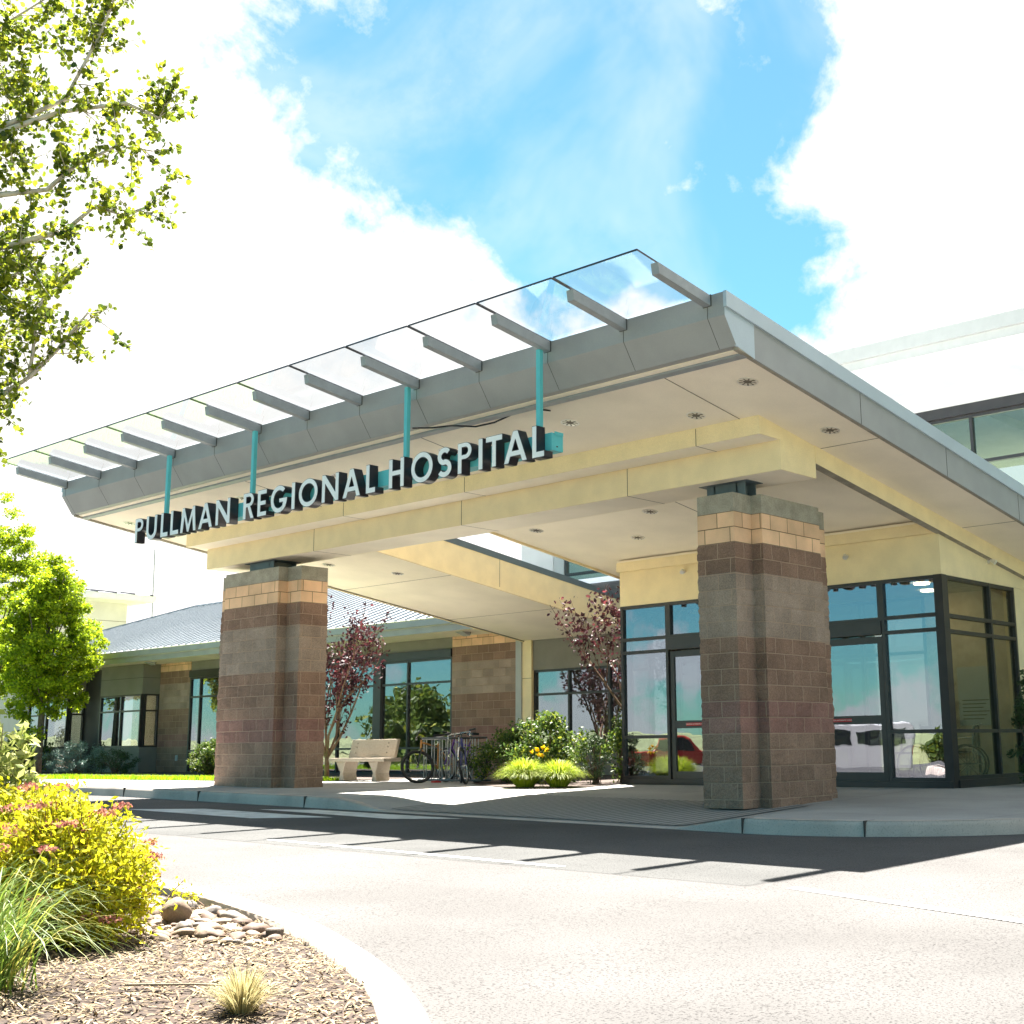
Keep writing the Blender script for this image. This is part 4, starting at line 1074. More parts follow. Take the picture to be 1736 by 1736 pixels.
# ------------------------------------------------------------------ pale tower block behind the wing
tw = empty('tower_block', (-40, 14, 0), 'pale stucco block with a hipped metal roof rising behind the low wing', 'building')
def FP(x, y, z): return (x, y, z)
tb = MB().box(-66, -36.60, 26, 40, 0, 9.15).build('wall', M['pale'], tw)
bpy.data.objects.remove(tb)
MB().box(-72, -50, 4, 19.3, 0, 8.0).build('wall', M['pale'], tw)
b = MB()
for z in (7.05, 6.55, 5.2): b.box(-50.0, -49.994, 4.0, 19.3, z, z+.02)
b.build('wall_joint', M['stjoint'], tw)
box('eave_soffit', M['white'], tw, -73, -48.5, 3, 19.9, 7.95, 8.0)
box('eave_board', M['white'], tw, -73.1, -48.45, 2.9, 19.95, 8.001, 8.24)
b = MB(); a0, a1, c0, c1, z0, z1 = -73.1, -48.4, 2.9, 20.0, 8.245, 9.6
b.face([(a0,c0,z0),(a1,c0,z0),(-58,11,z1),(-64,11,z1)]); b.face([(a1,c0,z0),(a1,c1,z0),(-58,12,z1),(-58,11,z1)])
b.face([(a1,c1,z0),(a0,c1,z0),(-64,12,z1),(-58,12,z1)]); b.face([(a0,c1,z0),(a0,c0,z0),(-64,11,z1),(-64,12,z1)]); b.face([(-64,11,z1),(-58,11,z1),(-58,12,z1),(-64,12,z1)])
b.m = 1
for k in range(18):
    y = 3.6+.95*k; t = min((y-c0)/(11-c0) if y < 11.5 else (c1-y)/(c1-12), 1.0)
    x2 = a1+(-58-a1)*t; b.tube([(a1, y, z0+.03), (x2, y, z0+(z1-z0)*t+.03)], .03, 4)
b.build('roof', [M['roof'], M['letter']], tw)
ms_ = empty('radio_mast', (-66.2, 30, 0), 'thin guyed radio mast rising behind the wing roof', 'mast')
b = MB()
b.tube([(-66.2, 30, 0), (-66.5, 30, 13.6)], .035, 5); b.build('pole', M['galv'], ms_)
b = MB()
for z in (13.2, 12.6, 10.9, 9.6): b.tube([(-66.9, 30, z), (-65.9, 30, z)], .015, 4)
b.build('aerial_bar', M['galv'], ms_)

# ------------------------------------------------------------------ bench
bx0, by = -13.02, 3.95; bz = .085
be = empty('stone_bench', (-12.1, 4.1, bz), 'pale exposed aggregate stone bench with a backrest between pillar and bike rack', 'bench')
box('seat', M['concbench'], be, bx0, bx0+1.85, by-.02, by+.44, bz+.40, bz+.475, bevel=.012)
MB().prism([(by+.36, bz+.477), (by+.43, bz+.477), (by+.53, bz+.86), (by+.46, bz+.86)], bx0+.20, bx0+1.72, 'x').build('backrest', M['concbench'], be, bevel=.012)
for x in (bx0+.28, bx0+1.37):
    MB().prism([(x+.02, bz), (x+.19, bz), (x+.15, bz+.16), (x+.22, bz+.398), (x-.10, bz+.398), (x+.05, bz+.18)], by+.04, by+.40, 'y').build('leg', M['concbench'], be, bevel=.015)
b = MB()
for x, z in ((.42, .78), (.42, .70), (.42, .58), (1.45, .78), (1.45, .70), (1.45, .58)):
    yy = by+.36+.10*(z-.48)/.38; b.tube([(bx0+x, yy-.004, bz+z), (bx0+x, yy+.01, bz+z)], .014, 8)
b.build('bolt_hole', M['joint'], be)

# ------------------------------------------------------------------ bike rack and bicycles
rk = empty('bike_rack', (-9.2, 4.1, .08), 'grey metal bicycle rack of upright bars with dark top rails beside the bench', 'bike rack')
rz0 = .075
for y in (3.98, 4.22):
    MB().tube([(-10.05, y, rz0+.86), (-8.42, y, rz0+.86)], .022, 8).build('top_rail', M['frame'], rk, smooth=True)
    MB().tube([(-10.15, y, rz0+.05), (-8.30, y, rz0+.05)], .020, 8).build('bottom_rail', M['steel'], rk, smooth=True)
for k in range(7):
    for d, y in ((0, 3.98), (.075, 3.98), (.15, 4.22)):
        x = -9.98+k*.235+d
        if x < -8.4: MB().tube([(x, y, rz0+.05), (x, y, rz0+.86)], .0105, 6).build('bar', M['ltgrey'], rk, smooth=True)
for x in (-10.05, -8.42): MB().tube([(x, 3.98, rz0+.86), (x, 4.22, rz0+.86)], .02, 8).build('end_tie', M['frame'], rk, smooth=True)
MB().box(-9.62, -9.50, 3.86, 4.02, rz0, rz0+.04).build('foot_block', M['redsticker'], rk)

def bicycle(loc, heading, lean, steer, fm, label, wheel_r=.335, tyre=.022, guards=False, rim='silver', flatbar=True):
    t = empty('bicycle', loc, label, 'bicycle', 'bicycles parked at the rack')
    X0 = Matrix.Translation(Vector(loc)) @ Matrix.Rotation(R(heading), 4, 'Z') @ Matrix.Rotation(R(lean), 4, 'X')
    def fin(b, nm, mat, par=t, xf=None, smooth=True):
        Mx = X0 @ xf if xf is not None else X0
        b.v = [tuple(Mx @ Vector(v)) for v in b.v]; return b.build(nm, mat, par, smooth=smooth)
    r = wheel_r; rw = Vector((-.50, 0, r)); fw = Vector((.56, 0, r)); bbk = Vector((-.06, 0, r-.06)); st = Vector((-.20, 0, .76)); hd = Vector((.36, 0, .80)); hb = Vector((.40, 0, .66))
    S = Matrix.Translation(hd) @ Matrix.Rotation(R(steer), 4, Vector((-.28, 0, 1)).normalized()) @ Matrix.Translation(-hd)
    def wheel(c, xf):
        b = MB(); b.ring(c, (0, 1, 0), r-tyre, tyre, 40, 8); w_ = fin(b, 'wheel', M['rubber'], xf=xf)
        b = MB(); b.ring(c, (0, 1, 0), r-tyre*2.0, .010, 40, 6); fin(b, 'rim', M[rim], w_, xf)
        b = MB()
        for k in range(16):
            a = k*math.pi/8; b.tube([c+Vector((.02*math.cos(a+1), .02*(-1)**k, .02*math.sin(a+1))), c+Vector(((r-.05)*math.cos(a), 0, (r-.05)*math.sin(a)))], .0022, 3, cap=False)
        b.tube([c+Vector((0, -.05, 0)), c+Vector((0, .05, 0))], .018, 8); fin(b, 'spokes', M['silver'], w_, xf)
        if guards:
            b = MB(); pts = [c+Vector(((r+.02)*math.cos(R(a)), 0, (r+.02)*math.sin(R(a)))) for a in range(20, 175, 12)]; b.tube(pts, .018, 6); fin(b, 'mudguard', M['silver'], w_, xf)
    wheel(rw, None); wheel(fw, S)
    b = MB()
    for a, c, q in ((bbk, st, .016), (bbk, hb, .019), (st+Vector((.02, 0, -.06)), hd, .017), (hb, hd+Vector((-.015, 0, .04)), .021)): b.tube([a, c], q, 8)
    for s in (-.05, .05):
        b.tube([bbk+Vector((0, s*.6, 0)), rw+Vector((0, s, 0))], .010, 6); b.tube([st+Vector((.02, s*.3, -.06)), rw+Vector((0, s, 0))], .009, 6)
    fin(b, 'frame', M[fm])
    b = MB()
    for s in (-.05, .05): b.tube([hb+Vector((0, s, 0)), fw+Vector((-.01, s, .02)), fw+Vector((0, s, 0))], .013, 6)
    b.tube([hb+Vector((0, -.05, 0)), hb+Vector((0, .05, 0))], .014, 6); fin(b, 'fork', M['black' if fm == 'orange' else fm], xf=S)
    b = MB(); top = hd+Vector((-.03, 0, .12)); b.tube([hd, top, top+Vector((.07, 0, .02))], .013, 6)
    c = top+Vector((.07, 0, .02))
    if flatbar: b.tube([c+Vector((-.04, -.29, .03)), c+Vector((0, -.1, .02)), c, c+Vector((0, .1, .02)), c+Vector((-.04, .29, .03))], .012, 6)
    else:
        for s in (-1, 1): b.tube([c, c+Vector((0, .2*s, 0)), c+Vector((.08, .21*s, 0)), c+Vector((.11, .21*s, -.07)), c+Vector((.03, .21*s, -.14))], .012, 6)
    hbar = fin(b, 'handlebar', M['silver' if fm != 'orange' else 'black'], xf=S)
    b = MB()
    for s in (-1, 1): b.tube([c+Vector((-.025, .18*s, .025)), c+Vector((-.042, .30*s, .03))], .018, 8)
    fin(b, 'grip', M['black'], hbar, S)
    b = MB(); b.tube([st, st+Vector((-.04, 0, .13))], .013, 6); fin(b, 'seat_post', M['silver'])
    sc_ = st+Vector((-.05, 0, .15)); b = MB()
    b.prism([(-.14, -.07), (-.10, -.075), (.02, -.03), (.14, -.018), (.14, .018), (.02, .03), (-.10, .075), (-.14, .07)], 0, .045, 'z')
    b.v = [(v[0]+sc_.x, v[1]+sc_.y, v[2]+sc_.z) for v in b.v]; fin(b, 'saddle', M['black'], smooth=False)
    b = MB(); b.ring(bbk+Vector((0, -.06, 0)), (0, 1, 0), .085, .008, 24, 5); b.tube([bbk+Vector((0, -.08, 0)), bbk+Vector((.12, -.09, -.12))], .010, 6); b.tube([bbk+Vector((0, .08, 0)), bbk+Vector((-.12, .09, .12))], .010, 6)
    b.tube([bbk+Vector((0, -.06, .085)), rw+Vector((0, -.06, .04))], .005, 4); b.tube([bbk+Vector((0, -.06, -.085)), rw+Vector((0, -.06, -.04))], .005, 4)
    cs = fin(b, 'crankset', M['silver'])
    b = MB()
    for x_, y_, z_ in ((.12, -.14, -.12), (-.12, .14, .12)): b.box(bbk.x+x_-.04, bbk.x+x_+.04, y_-.04, y_+.04, bbk.z+z_-.012, bbk.z+z_+.012)
    fin(b, 'pedal', M['black'], cs, smooth=False)
    return t
bicycle((-9.62, 4.05, .08), 283, 12, -42, 'orange', 'fat tyred mountain bicycle with tan orange frame leaning at the left rack end', tyre=.027, rim='black')
bicycle((-9.0, 4.1, .08), 172, 4, 6, 'purple', 'purple bicycle with pale rims standing inside the rack bars', guards=False)
bicycle((-8.35, 3.55, .08), -38, 5, -18, 'blue', 'navy road bicycle with silver mudguards and drop bars in front of the rack', guards=True, flatbar=False)

# ------------------------------------------------------------------ trees and shrubs
def grow(b, p, d, ln, r, depth, tips, spread=.6, up=.25, seg=3, nch=(2, 4)):
    pts = [Vector(p)]; dd = Vector(d).normalized()
    for i in range(seg):
        dd = (dd+Vector((random.gauss(0, .14), random.gauss(0, .14), random.gauss(0, .10)+up*.12))).normalized()
        pts.append(pts[-1]+dd*ln/seg)
    rr = [r*(1-.45*i/seg) for i in range(seg+1)]
    b.tube(pts, rr, 5 if r < .03 else 7, cap=False)
    if depth == 0: tips.append((pts[-1], dd)); tips.append((pts[-2], dd)); return
    for _ in range(random.randint(*nch)):
        k = random.randint(1, seg); a = pts[k]
        v = Vector((random.gauss(0, 1), random.gauss(0, 1), random.gauss(0, .7))).normalized()
        nd = (dd*(1-spread)+v*spread+Vector((0, 0, up))).normalized()
        grow(b, a, nd, ln*random.uniform(.55, .8), rr[k]*.6, depth-1, tips, spread, up, seg, nch)
    grow(b, pts[-1], dd, ln*.7, rr[-1], depth-1, tips, spread, up, seg, nch)
def clumpy(centres, n_each, rad, squash=.8):
    P = []
    for c in centres:
        q = rng.normal(size=(n_each, 3)); q /= np.linalg.norm(q, axis=1)[:, None]; q *= (rng.random((n_each, 1))**.45)*rad*rng.uniform(.7, 1.25)
        q[:, 2] *= squash; P.append(q+np.array(c))
    return np.concatenate(P)
def crown_points(c, rx, ry, rz, n, shape='ovoid'):
    """clump centres through a crown: denser near the surface, uneven outline"""
    out = []
    while len(out) < n:
        v = Vector((random.uniform(-1, 1), random.uniform(-1, 1), random.uniform(-1, 1)))
        l = v.length
        if l > 1 or l < .35: continue
        k = 1.0+.22*noise.noise(v.normalized()*2.4+Vector(c))
        if v.z > 0: tap = 1-.45*v.z
        else: tap = 1.0+.05*v.z
        out.append((c[0]+v.x*rx*k*tap, c[1]+v.y*ry*k*tap, c[2]+v.z*rz*k))
    return out
def maple(loc, h0, c, rx, rz, n, label, kids=None):
    t = empty('maple_tree', loc, label, 'tree', 'young maples on the far lawn')
    b = MB(); p0 = Vector(loc); top = Vector((c[0], c[1], c[2]+rz*.5))
    b.tube([p0, p0+Vector((.03, 0, h0*.5)), Vector((p0.x+.05, p0.y, p0.z+h0)), Vector((c[0], c[1], c[2])), top], [.13, .11, .095, .06, .02], 9)
    cs = crown_points(c, rx, rx, rz, n)
    for q in random.sample(cs, 34):
        a = Vector((loc[0]+.05, loc[1], loc[2]+h0+random.random()*(q[2]-loc[2]-h0)*.45)); qv = Vector(q)
        b.tube([a, a.lerp(qv, .5)+Vector((0, 0, -.1)), qv], [.035, .022, .008], 5, cap=False)
    b.build('trunk', M['bark'], t, smooth=True)
    leaves_mesh('crown', clumpy(cs, 125, .30, .75), .088, M['maple'], t, 'star', up=.7)
    return t
maple((-30.6, 6.0, .14), 1.9, (-30.5, 6.0, 4.25), 1.65, 2.65, 290, 'yellow green maple with a slim grey trunk in front of the bay windows')
maple((-35.6, 6.6, .14), 2.6, (-35.6, 6.4, 6.0), 2.2, 3.7, 360, 'taller yellow green maple at the left edge behind the first maple')

def plum(loc, c, r3, n, label, lean, sp=.5, up=.18, leaf=.10):
    t = empty('plum_tree', loc, label, 'tree', 'purple leaved plum trees')
    b = MB(); tips = []
    p0 = Vector(loc); b.tube([p0, p0+Vector((lean[0]*.3, lean[1]*.3, .5))], [.06, .05], 7)
    for k in range(7):
        a = k*2*math.pi/7+.4
        d = Vector((math.cos(a)*.45+lean[0], math.sin(a)*.35+lean[1], 1.0))
        grow(b, p0+Vector((lean[0]*.3, lean[1]*.3, .45)), d, r3, .032, 2, tips, sp, up)
    b.build('trunk', M['twig'], t, smooth=True)
    P = []
    for p, d in tips:
        for _ in range(n):
            s = random.random(); q = p-d*s*.65+Vector((random.gauss(0, .075), random.gauss(0, .075), random.gauss(0, .075))); P.append(tuple(q))
    leaves_mesh('crown', P, leaf, M['plum'], t, 'oval', up=.3)
    return t
random.seed(21); plum((-14.35, 4.9, .09), None, 1.7, 17, 'purple leaved plum tree behind the far pillar and the stone bench', (.02, -.05), .40, .34, .092)
random.seed(5); plum((-5.50, 5.75, .09), None, 1.6, 19, 'purple leaved plum tree at the left edge of the glass vestibule', (-.04, -.10), .40, .42, .09)

def bush(loc, r, h, n, mat, label, leaf=.055, shape='oval', cat='shrub', name='shrub', nc=60, group=None, stems=True, rad=None, up=.5):
    t = empty(name, loc, label, cat, group)
    cs = []
    while len(cs) < nc:
        a = random.random()*2*math.pi; q = math.sqrt(random.random()); z = random.random()
        k = math.sin(math.pi*(.18+.72*z))*(1+.25*noise.noise(Vector((math.cos(a)*1.5, math.sin(a)*1.5, z*2+loc[0]))))
        cs.append((loc[0]+math.cos(a)*q*r*k, loc[1]+math.sin(a)*q*r*k, loc[2]+.08+z*h*(.8+.3*noise.noise(Vector((a, q, loc[1]))))))
    if stems:
        b = MB()
        for c in random.sample(cs, min(26, nc)):
            p = Vector((loc[0]+random.gauss(0, .05), loc[1]+random.gauss(0, .05), loc[2])); c = Vector(c)
            b.tube([p, p.lerp(c, .5)+Vector((0, 0, .08)), c], [.010, .007, .004], 4, cap=False)
        b.build('stems', M['twig'], t, smooth=True)
    leaves_mesh('foliage', clumpy(cs, n, rad or r*.22, .8), leaf, mat, t, shape, up=up)
    return t
bush((-6.75, 4.3, .08), .88, 1.3, 62, M['shrub'], 'large loose dark green shrub between the bike rack and the plum tree', .075, nc=75, rad=.2)
bush((-7.75, 4.1, .08), .75, 1.05, 75, M['shrub'], 'lower yellow tipped green shrub just right of the bike rack', .06, nc=60, rad=.17)
bush((-5.55, 4.9, .08), .45, 1.2, 50, M['shrub'], 'slim green shrub against the lobby window beside the vestibule', .07, nc=34, rad=.2)
bush((-21.9, 6.6, .1), .55, .95, 70, M['shrub'], 'rounded green shrub left of the far pillar on the lawn edge', .06, nc=70, rad=.15)
bush((-36.0, 8.0, .1), 1.3, 1.4, 60, M['shrub'], 'dark green hedge shrub under the leftmost tree', .08, nc=70, rad=.25)
bush((-28.35, 7.4, .1), .75, .75, 60, M['pine'], 'low dark spreading shrub below the bay window sill', .06, 'lance', nc=50, rad=.16)
bush((-29.6, 6.9, .1), 1.0, 1.05, 60, M['juniper'], 'blue green juniper beside the maple trunk', .06, 'lance', nc=70, rad=.16)
bush((-5.35, 3.95, .07), .28, .95, 45, M['pine'], 'thin dark conifer against the left side of the vestibule base', .05, 'lance', nc=34, rad=.10)
bush((1.95, 5.7, .06), .33, 1.75, 55, M['pine'], 'narrow green conifer by the right side wall of the vestibule', .06, 'lance', nc=60, rad=.12)
def clump(loc, r, h, n, mat, label, group, name='ornamental_grass', width=.010, droop=.55, cat='grass'):
    t = empty(name, loc, label, cat, group)
    a = rng.random(n)*2*np.pi; q = np.sqrt(rng.random(n)); o = np.array(loc)
    base = o+np.stack([np.cos(a)*q*r*.28, np.sin(a)*q*r*.28, np.zeros(n)], 1)
    sp = r*(.25+.95*q)*rng.uniform(.8, 1.15, n); hh = h*(1.05-.75*q**2)*rng.uniform(.75, 1.1, n)
    tip = o+np.stack([np.cos(a)*sp, np.sin(a)*sp, hh*.8+.02], 1)
    blades('blades', base, tip, width, mat, t, seg=5, droop=droop)
    return t
clump((-5.68, 2.5, .07), .50, .56, 1500, M['clump'], 'bright lime grass clump on the left, in front of the green shrub', 'lime green grass clumps', width=.012)
clump((-5.18, 2.8, .07), .48, .52, 1400, M['clump'], 'bright lime grass clump on the right, nearer the vestibule', 'lime green grass clumps', width=.012)
t = empty('day_lily', (-5.75, 2.95, .08), 'yellow day lilies on thin stems above the lime grass', 'flower')
b = MB(); hp = []
for x, y, z in ((-5.78, 2.9, .70), (-5.68, 2.95, .73), (-5.74, 2.92, .62), (-5.60, 2.95, .69), (-6.02, 3.0, .66), (-5.66, 2.9, .60)):
    b.tube([(x*.5-5.75*.5, 2.95, .08), (x, y, z)], .004, 4); hp += [(x+random.gauss(0, .012), y+random.gauss(0, .012), z+random.gauss(0, .012)) for _ in range(9)]
b.build('stem', M['shrub'], t); leaves_mesh('petals', hp, .085, M['lily'], t, 'lance', up=0)

# ------------------------------------------------------------------ foreground aspen (trunk outside the picture on the left)
random.seed(3)
ta = empty('aspen_tree', (-2.0, -9.9, -.05), 'aspen tree with pale branches and small round leaves leaning in from the left', 'tree')
b = MB(); tips = []
b.tube([(-2.0, -9.9, -.1), (-1.95, -9.9, 1.5), (-1.8, -9.95, 3.5), (-1.6, -10.05, 5.5), (-1.45, -10.1, 7.5), (-1.3, -10.15, 9.5)], [.15, .135, .12, .10, .07, .03], 10)
LIMB = [
 [(-1.75,-9.97,4.1),(-1.13,-9.85,5.41),(-.3,-9.27,5.96),(.15,-8.94,6.18),(.45,-8.82,6.71),(.62,-8.77,7.1)],
 [(-1.75,-9.97,4.3),(-.92,-9.7,5.56),(-.3,-9.26,5.92),(.1,-8.96,6.08),(.54,-8.59,6.15),(.73,-8.39,6.02),(.81,-8.36,6.17)],
 [(-1.8,-9.95,3.9),(-1.0,-9.62,4.97),(-.38,-9.19,5.4),(-.07,-8.93,5.44),(.15,-8.8,5.64),(.45,-8.58,5.80),(.66,-8.40,5.74)],
 [(-1.85,-9.93,3.5),(-.91,-9.5,4.82),(-.28,-9.0,5.01),(0,-8.78,5.1),(.21,-8.65,5.29),(.39,-8.47,5.22),(.55,-8.35,5.29)],
 [(-1.9,-9.92,2.6),(-1.21,-9.41,3.5),(-.61,-8.95,3.73),(-.4,-8.81,3.88),(-.31,-8.83,4.27),(-.2,-8.83,4.61)],
 [(-.4,-8.81,3.88),(-.18,-8.68,4.12),(.05,-8.56,4.41),(.18,-8.4,4.26)],
 [(-1.85,-9.93,3.1),(-1.1,-9.52,4.28),(-.48,-9.09,4.66),(-.25,-8.95,4.80)],
 [(-1.7,-10.0,4.9),(-1.0,-9.7,6.3),(-.2,-9.3,6.9),(.5,-8.9,7.3)],
 [(-1.6,-10.0,5.5),(-.9,-9.9,7.2),(.1,-9.4,7.9),(.9,-9.0,8.4)],
 [(-1.9,-9.92,2.9),(-1.3,-9.3,3.9),(-.8,-8.8,4.4),(-.5,-8.5,4.9)],
]
TW = []
for li, Lm in enumerate(LIMB):
    pts = [Vector(p) for p in Lm]; n = len(pts); r0 = .036 if n > 5 else .022
    b.tube(pts, [r0*(1-.82*i/(n-1)) for i in range(n)], 6, cap=False)
    tot = sum((pts[i+1]-pts[i]).length for i in range(n-1))
    for k in range(int(tot*11)):
        s = random.random()**.8*(n-1); i = min(int(s), n-2); p = pts[i].lerp(pts[i+1], s-i)
        if s < .6: continue
        d = (pts[i+1]-pts[i]).normalized(); v = Vector((random.gauss(0, 1), random.gauss(0, 1), random.gauss(0, .9)+.1)).normalized()
        TW.append((p, (d*.55+v*.75).normalized(), random.uniform(.18, .46)))
    TW.append((pts[-1], (pts[-1]-pts[-2]).normalized(), .25))
lf = []
for p, d, ln in TW:
    q = [p]; dd = d.copy()
    for i in range(4):
        dd = (dd+Vector((random.gauss(0, .16), random.gauss(0, .16), random.gauss(0, .12)+.05))).normalized(); q.append(q[-1]+dd*ln/4)
    b.tube(q, [.006, .005, .004, .003, .002], 4, cap=False)
    for _ in range(int(11+ln*30)):
        s = random.uniform(.5, 4)**1.0; i = min(int(s), 3); a = q[i].lerp(q[i+1], s-i)
        lf.append(tuple(a+Vector((random.gauss(0, .024), random.gauss(0, .024), random.gauss(0, .024)-.015))))
# rest of the crown on the far side of the trunk and above
for _ in range(170):
    a = random.random()*2*math.pi; rr = random.uniform(.3, 2.0); z = random.uniform(3.2, 9.5); rr *= (1.15-abs(z-5.8)/5)
    c = Vector((-1.75+math.cos(a)*rr, -10.0+math.sin(a)*rr, z))
    if c.x > -.75 and c.y > -9.4: continue
    s = Vector((-1.7, -10.0, z-.7)); b.tube([s, s.lerp(c, .5)+Vector((0, 0, .1)), c], [.014, .009, .003], 4, cap=False)
    for _ in range(42): lf.append(tuple(c+Vector((random.gauss(0, .20), random.gauss(0, .20), random.gauss(0, .17)))))
# dense inner foliage hanging between the limbs and the trunk
for x, y, z, r_, n in ((-.72,-9.35,5.55,.20,90),(-.55,-9.25,6.2,.28,150),(-.75,-9.35,6.9,.3,160),(-.25,-9.15,6.75,.2,90),(.15,-8.95,6.9,.18,70),(-.62,-9.2,4.55,.22,120),(-.60,-9.1,5.05,.2,100),
                       (-.45,-9.1,4.35,.16,60),(-.7,-9.1,3.75,.15,50),(-.75,-9.05,3.45,.14,45),(-.42,-8.95,4.15,.13,35),(-.35,-9.1,5.75,.15,70),(.3,-8.8,6.95,.16,60),(-.75,-9.3,5.05,.2,110),(-.72,-9.25,4.2,.15,60),(-.62,-9.3,5.3,.2,110),(-.45,-9.2,5.65,.2,90),(-.55,-9.15,4.8,.18,90),(-.35,-9.0,5.15,.16,60),(-.5,-9.05,4.0,.15,60),(-.1,-9.1,6.4,.2,90),(-.4,-9.25,6.5,.22,110),(.05,-8.9,5.75,.15,50),(-.15,-8.75,4.35,.12,36)):
    for _ in range(max(4, n//6)):
        c = Vector((x+random.gauss(0, r_*.55), y+random.gauss(0, r_*.55), z+random.gauss(0, r_*.6))); dd = Vector((random.gauss(.3, 1), random.gauss(.2, 1), random.gauss(-.1, .8))).normalized()
        q = [c]
        for i in range(4):
            dd = (dd+Vector((random.gauss(0, .2), random.gauss(0, .2), random.gauss(0, .15)-.04))).normalized(); q.append(q[-1]+dd*.075)
        b.tube(q, [.005, .004, .003, .002, .0015], 4, cap=False)
        for _k in range(15):
            t_ = random.uniform(.1, 4); i = min(int(t_), 3); lf.append(tuple(q[i].lerp(q[i+1], t_-i)+Vector((random.gauss(0, .026), random.gauss(0, .026), random.gauss(0, .024)-.015))))
b.build('trunk', M['palebark'], ta, smooth=True)
leaves_mesh('crown', lf, .047, M['aspen'], ta, 'round', up=.15, jit=.35)

# ------------------------------------------------------------------ foreground island: kerb, mulch, stones, plants
OUT = [(8.0,-13.6),(8.02,-12.9),(7.95,-12.2),(7.78,-11.7),(7.45,-11.2),(7.005,-10.764),(6.45,-10.371),(5.875,-10.057),(5.193,-9.74),(4.6,-9.51),(3.6,-9.24),(2.6,-9.06),(1.4,-8.93),(0,-8.85),(-2,-8.8),(-4,-8.95),(-6,-9.5),(-7,-10.6),(-7,-12),(-6,-13.6),(-3,-15),(2,-15.6),(6,-15.2),(7.6,-14.5)]
def catmull(P, n):
    out = []; k = len(P)
    for i in range(k):
        a, b_, c, d = [Vector((*P[(i+j-1) % k], 0)) for j in range(4)]
        for s in range(n):
            t = s/n; out.append(.5*((2*b_)+(c-a)*t+(2*a-5*b_+4*c-d)*t*t+(3*b_-a-3*c+d)*t**3))
    return out
cv = catmull(OUT, 8); nk = len(cv); b = MB()
for i in range(nk):
    p = cv[i]; d = (cv[(i+1) % nk]-cv[i-1]).normalized(); nn = Vector((-d.y, d.x, 0))
    cx = sum(q[0] for q in OUT)/len(OUT); cy = sum(q[1] for q in OUT)/len(OUT)
    if (Vector((cx, cy, 0))-p).dot(nn) < 0: nn = -nn
    zt = lev(p.x)-.002; zb = road_z(p.x)-.02
    for off, z in ((-.035, zb), (-.012, zt-.03), (.012, zt), (.135, zt), (.150, zt-.012), (.158, zt-.20)):
        q = p+nn*off; b.v.append((q.x, q.y, z))
for i in range(nk):
    for k in range(5):
        j = (i+1) % nk; b.f.append([i*6+k, j*6+k, j*6+k+1, i*6+k+1]); b.mi.append(0)
tag(b.build('island_kerb', M['kerb'], smooth=True), kind='structure')
inner = [(p.x, p.y) for p in cv]
ik = poly_keep(OUT)
def soil_z(x, y): return lev(x)-.060+.015*noise.noise(Vector((x*1.3, y*1.3, 0)))+.05*smooth((min(8-x, -8.9-y)-.2)/2.0)
bm = bmesh.new(); c_ = Vector((1.0, -12.2, 0)); rings = 34; vs = []
for i in range(nk):
    row = []
    for k in range(rings):
        t = (k+1)/rings; p = c_.lerp(cv[i], t); dd = (c_-cv[i]).normalized()
        if k == rings-1: p = cv[i]+dd*.14
        row.append(bm.verts.new((p.x, p.y, soil_z(p.x, p.y)+.004*noise.noise(p*30))))
    vs.append(row)
for i in range(nk):
    j = (i+1) % nk
    for k in range(rings-1): bm.faces.new((vs[i][k], vs[i][k+1], vs[j][k+1], vs[j][k]))
bm.faces.new([vs[i][0] for i in range(nk)])
me = bpy.data.meshes.new('island_soil'); bm.to_mesh(me); bm.free(); me.materials.append(M['soil'])
o = bpy.data.objects.new('island_soil', me); col.objects.link(o); tag(o, kind='structure')
# shredded bark mulch
def chips(n, xr, yr, ls, zo):
    P = []; 
    while len(P) < n:
        x = random.uniform(*xr); y = random.uniform(*yr)
        if not ik(x, y): continue
        e = min((x-q[0])**2+(y-q[1])**2 for q in inner[::3])
        if e < .024: continue
        P.append((x, y, soil_z(x, y)+random.random()*zo))
    P = np.array(P); a = rng.random(n)*2*np.pi; ln = ls*rng.uniform(.4, 1.3, n)
    d = np.stack([np.cos(a)*ln/2, np.sin(a)*ln/2, rng.normal(0, .22, n)*ln/2+.0], 1)
    return P, d
P1, d1 = chips(19000, (3.2, 8), (-13.2, -9.2), .035, .014)
P2, d2 = chips(6000, (3.6, 8), (-13.2, -9.4), .060, .018)
P3, d3 = chips(6000, (-3, 4), (-13, -9), .06, .02)
P_, d_ = np.concatenate([P1, P2, P3]), np.concatenate([d1, d2, d3])
tag(blades('bark_mulch', P_-d_, P_+d_, .0085, CHIPS, seg=2, droop=.12), 'shredded tan bark mulch covering the kerbed island', 'mulch', kind='stuff')
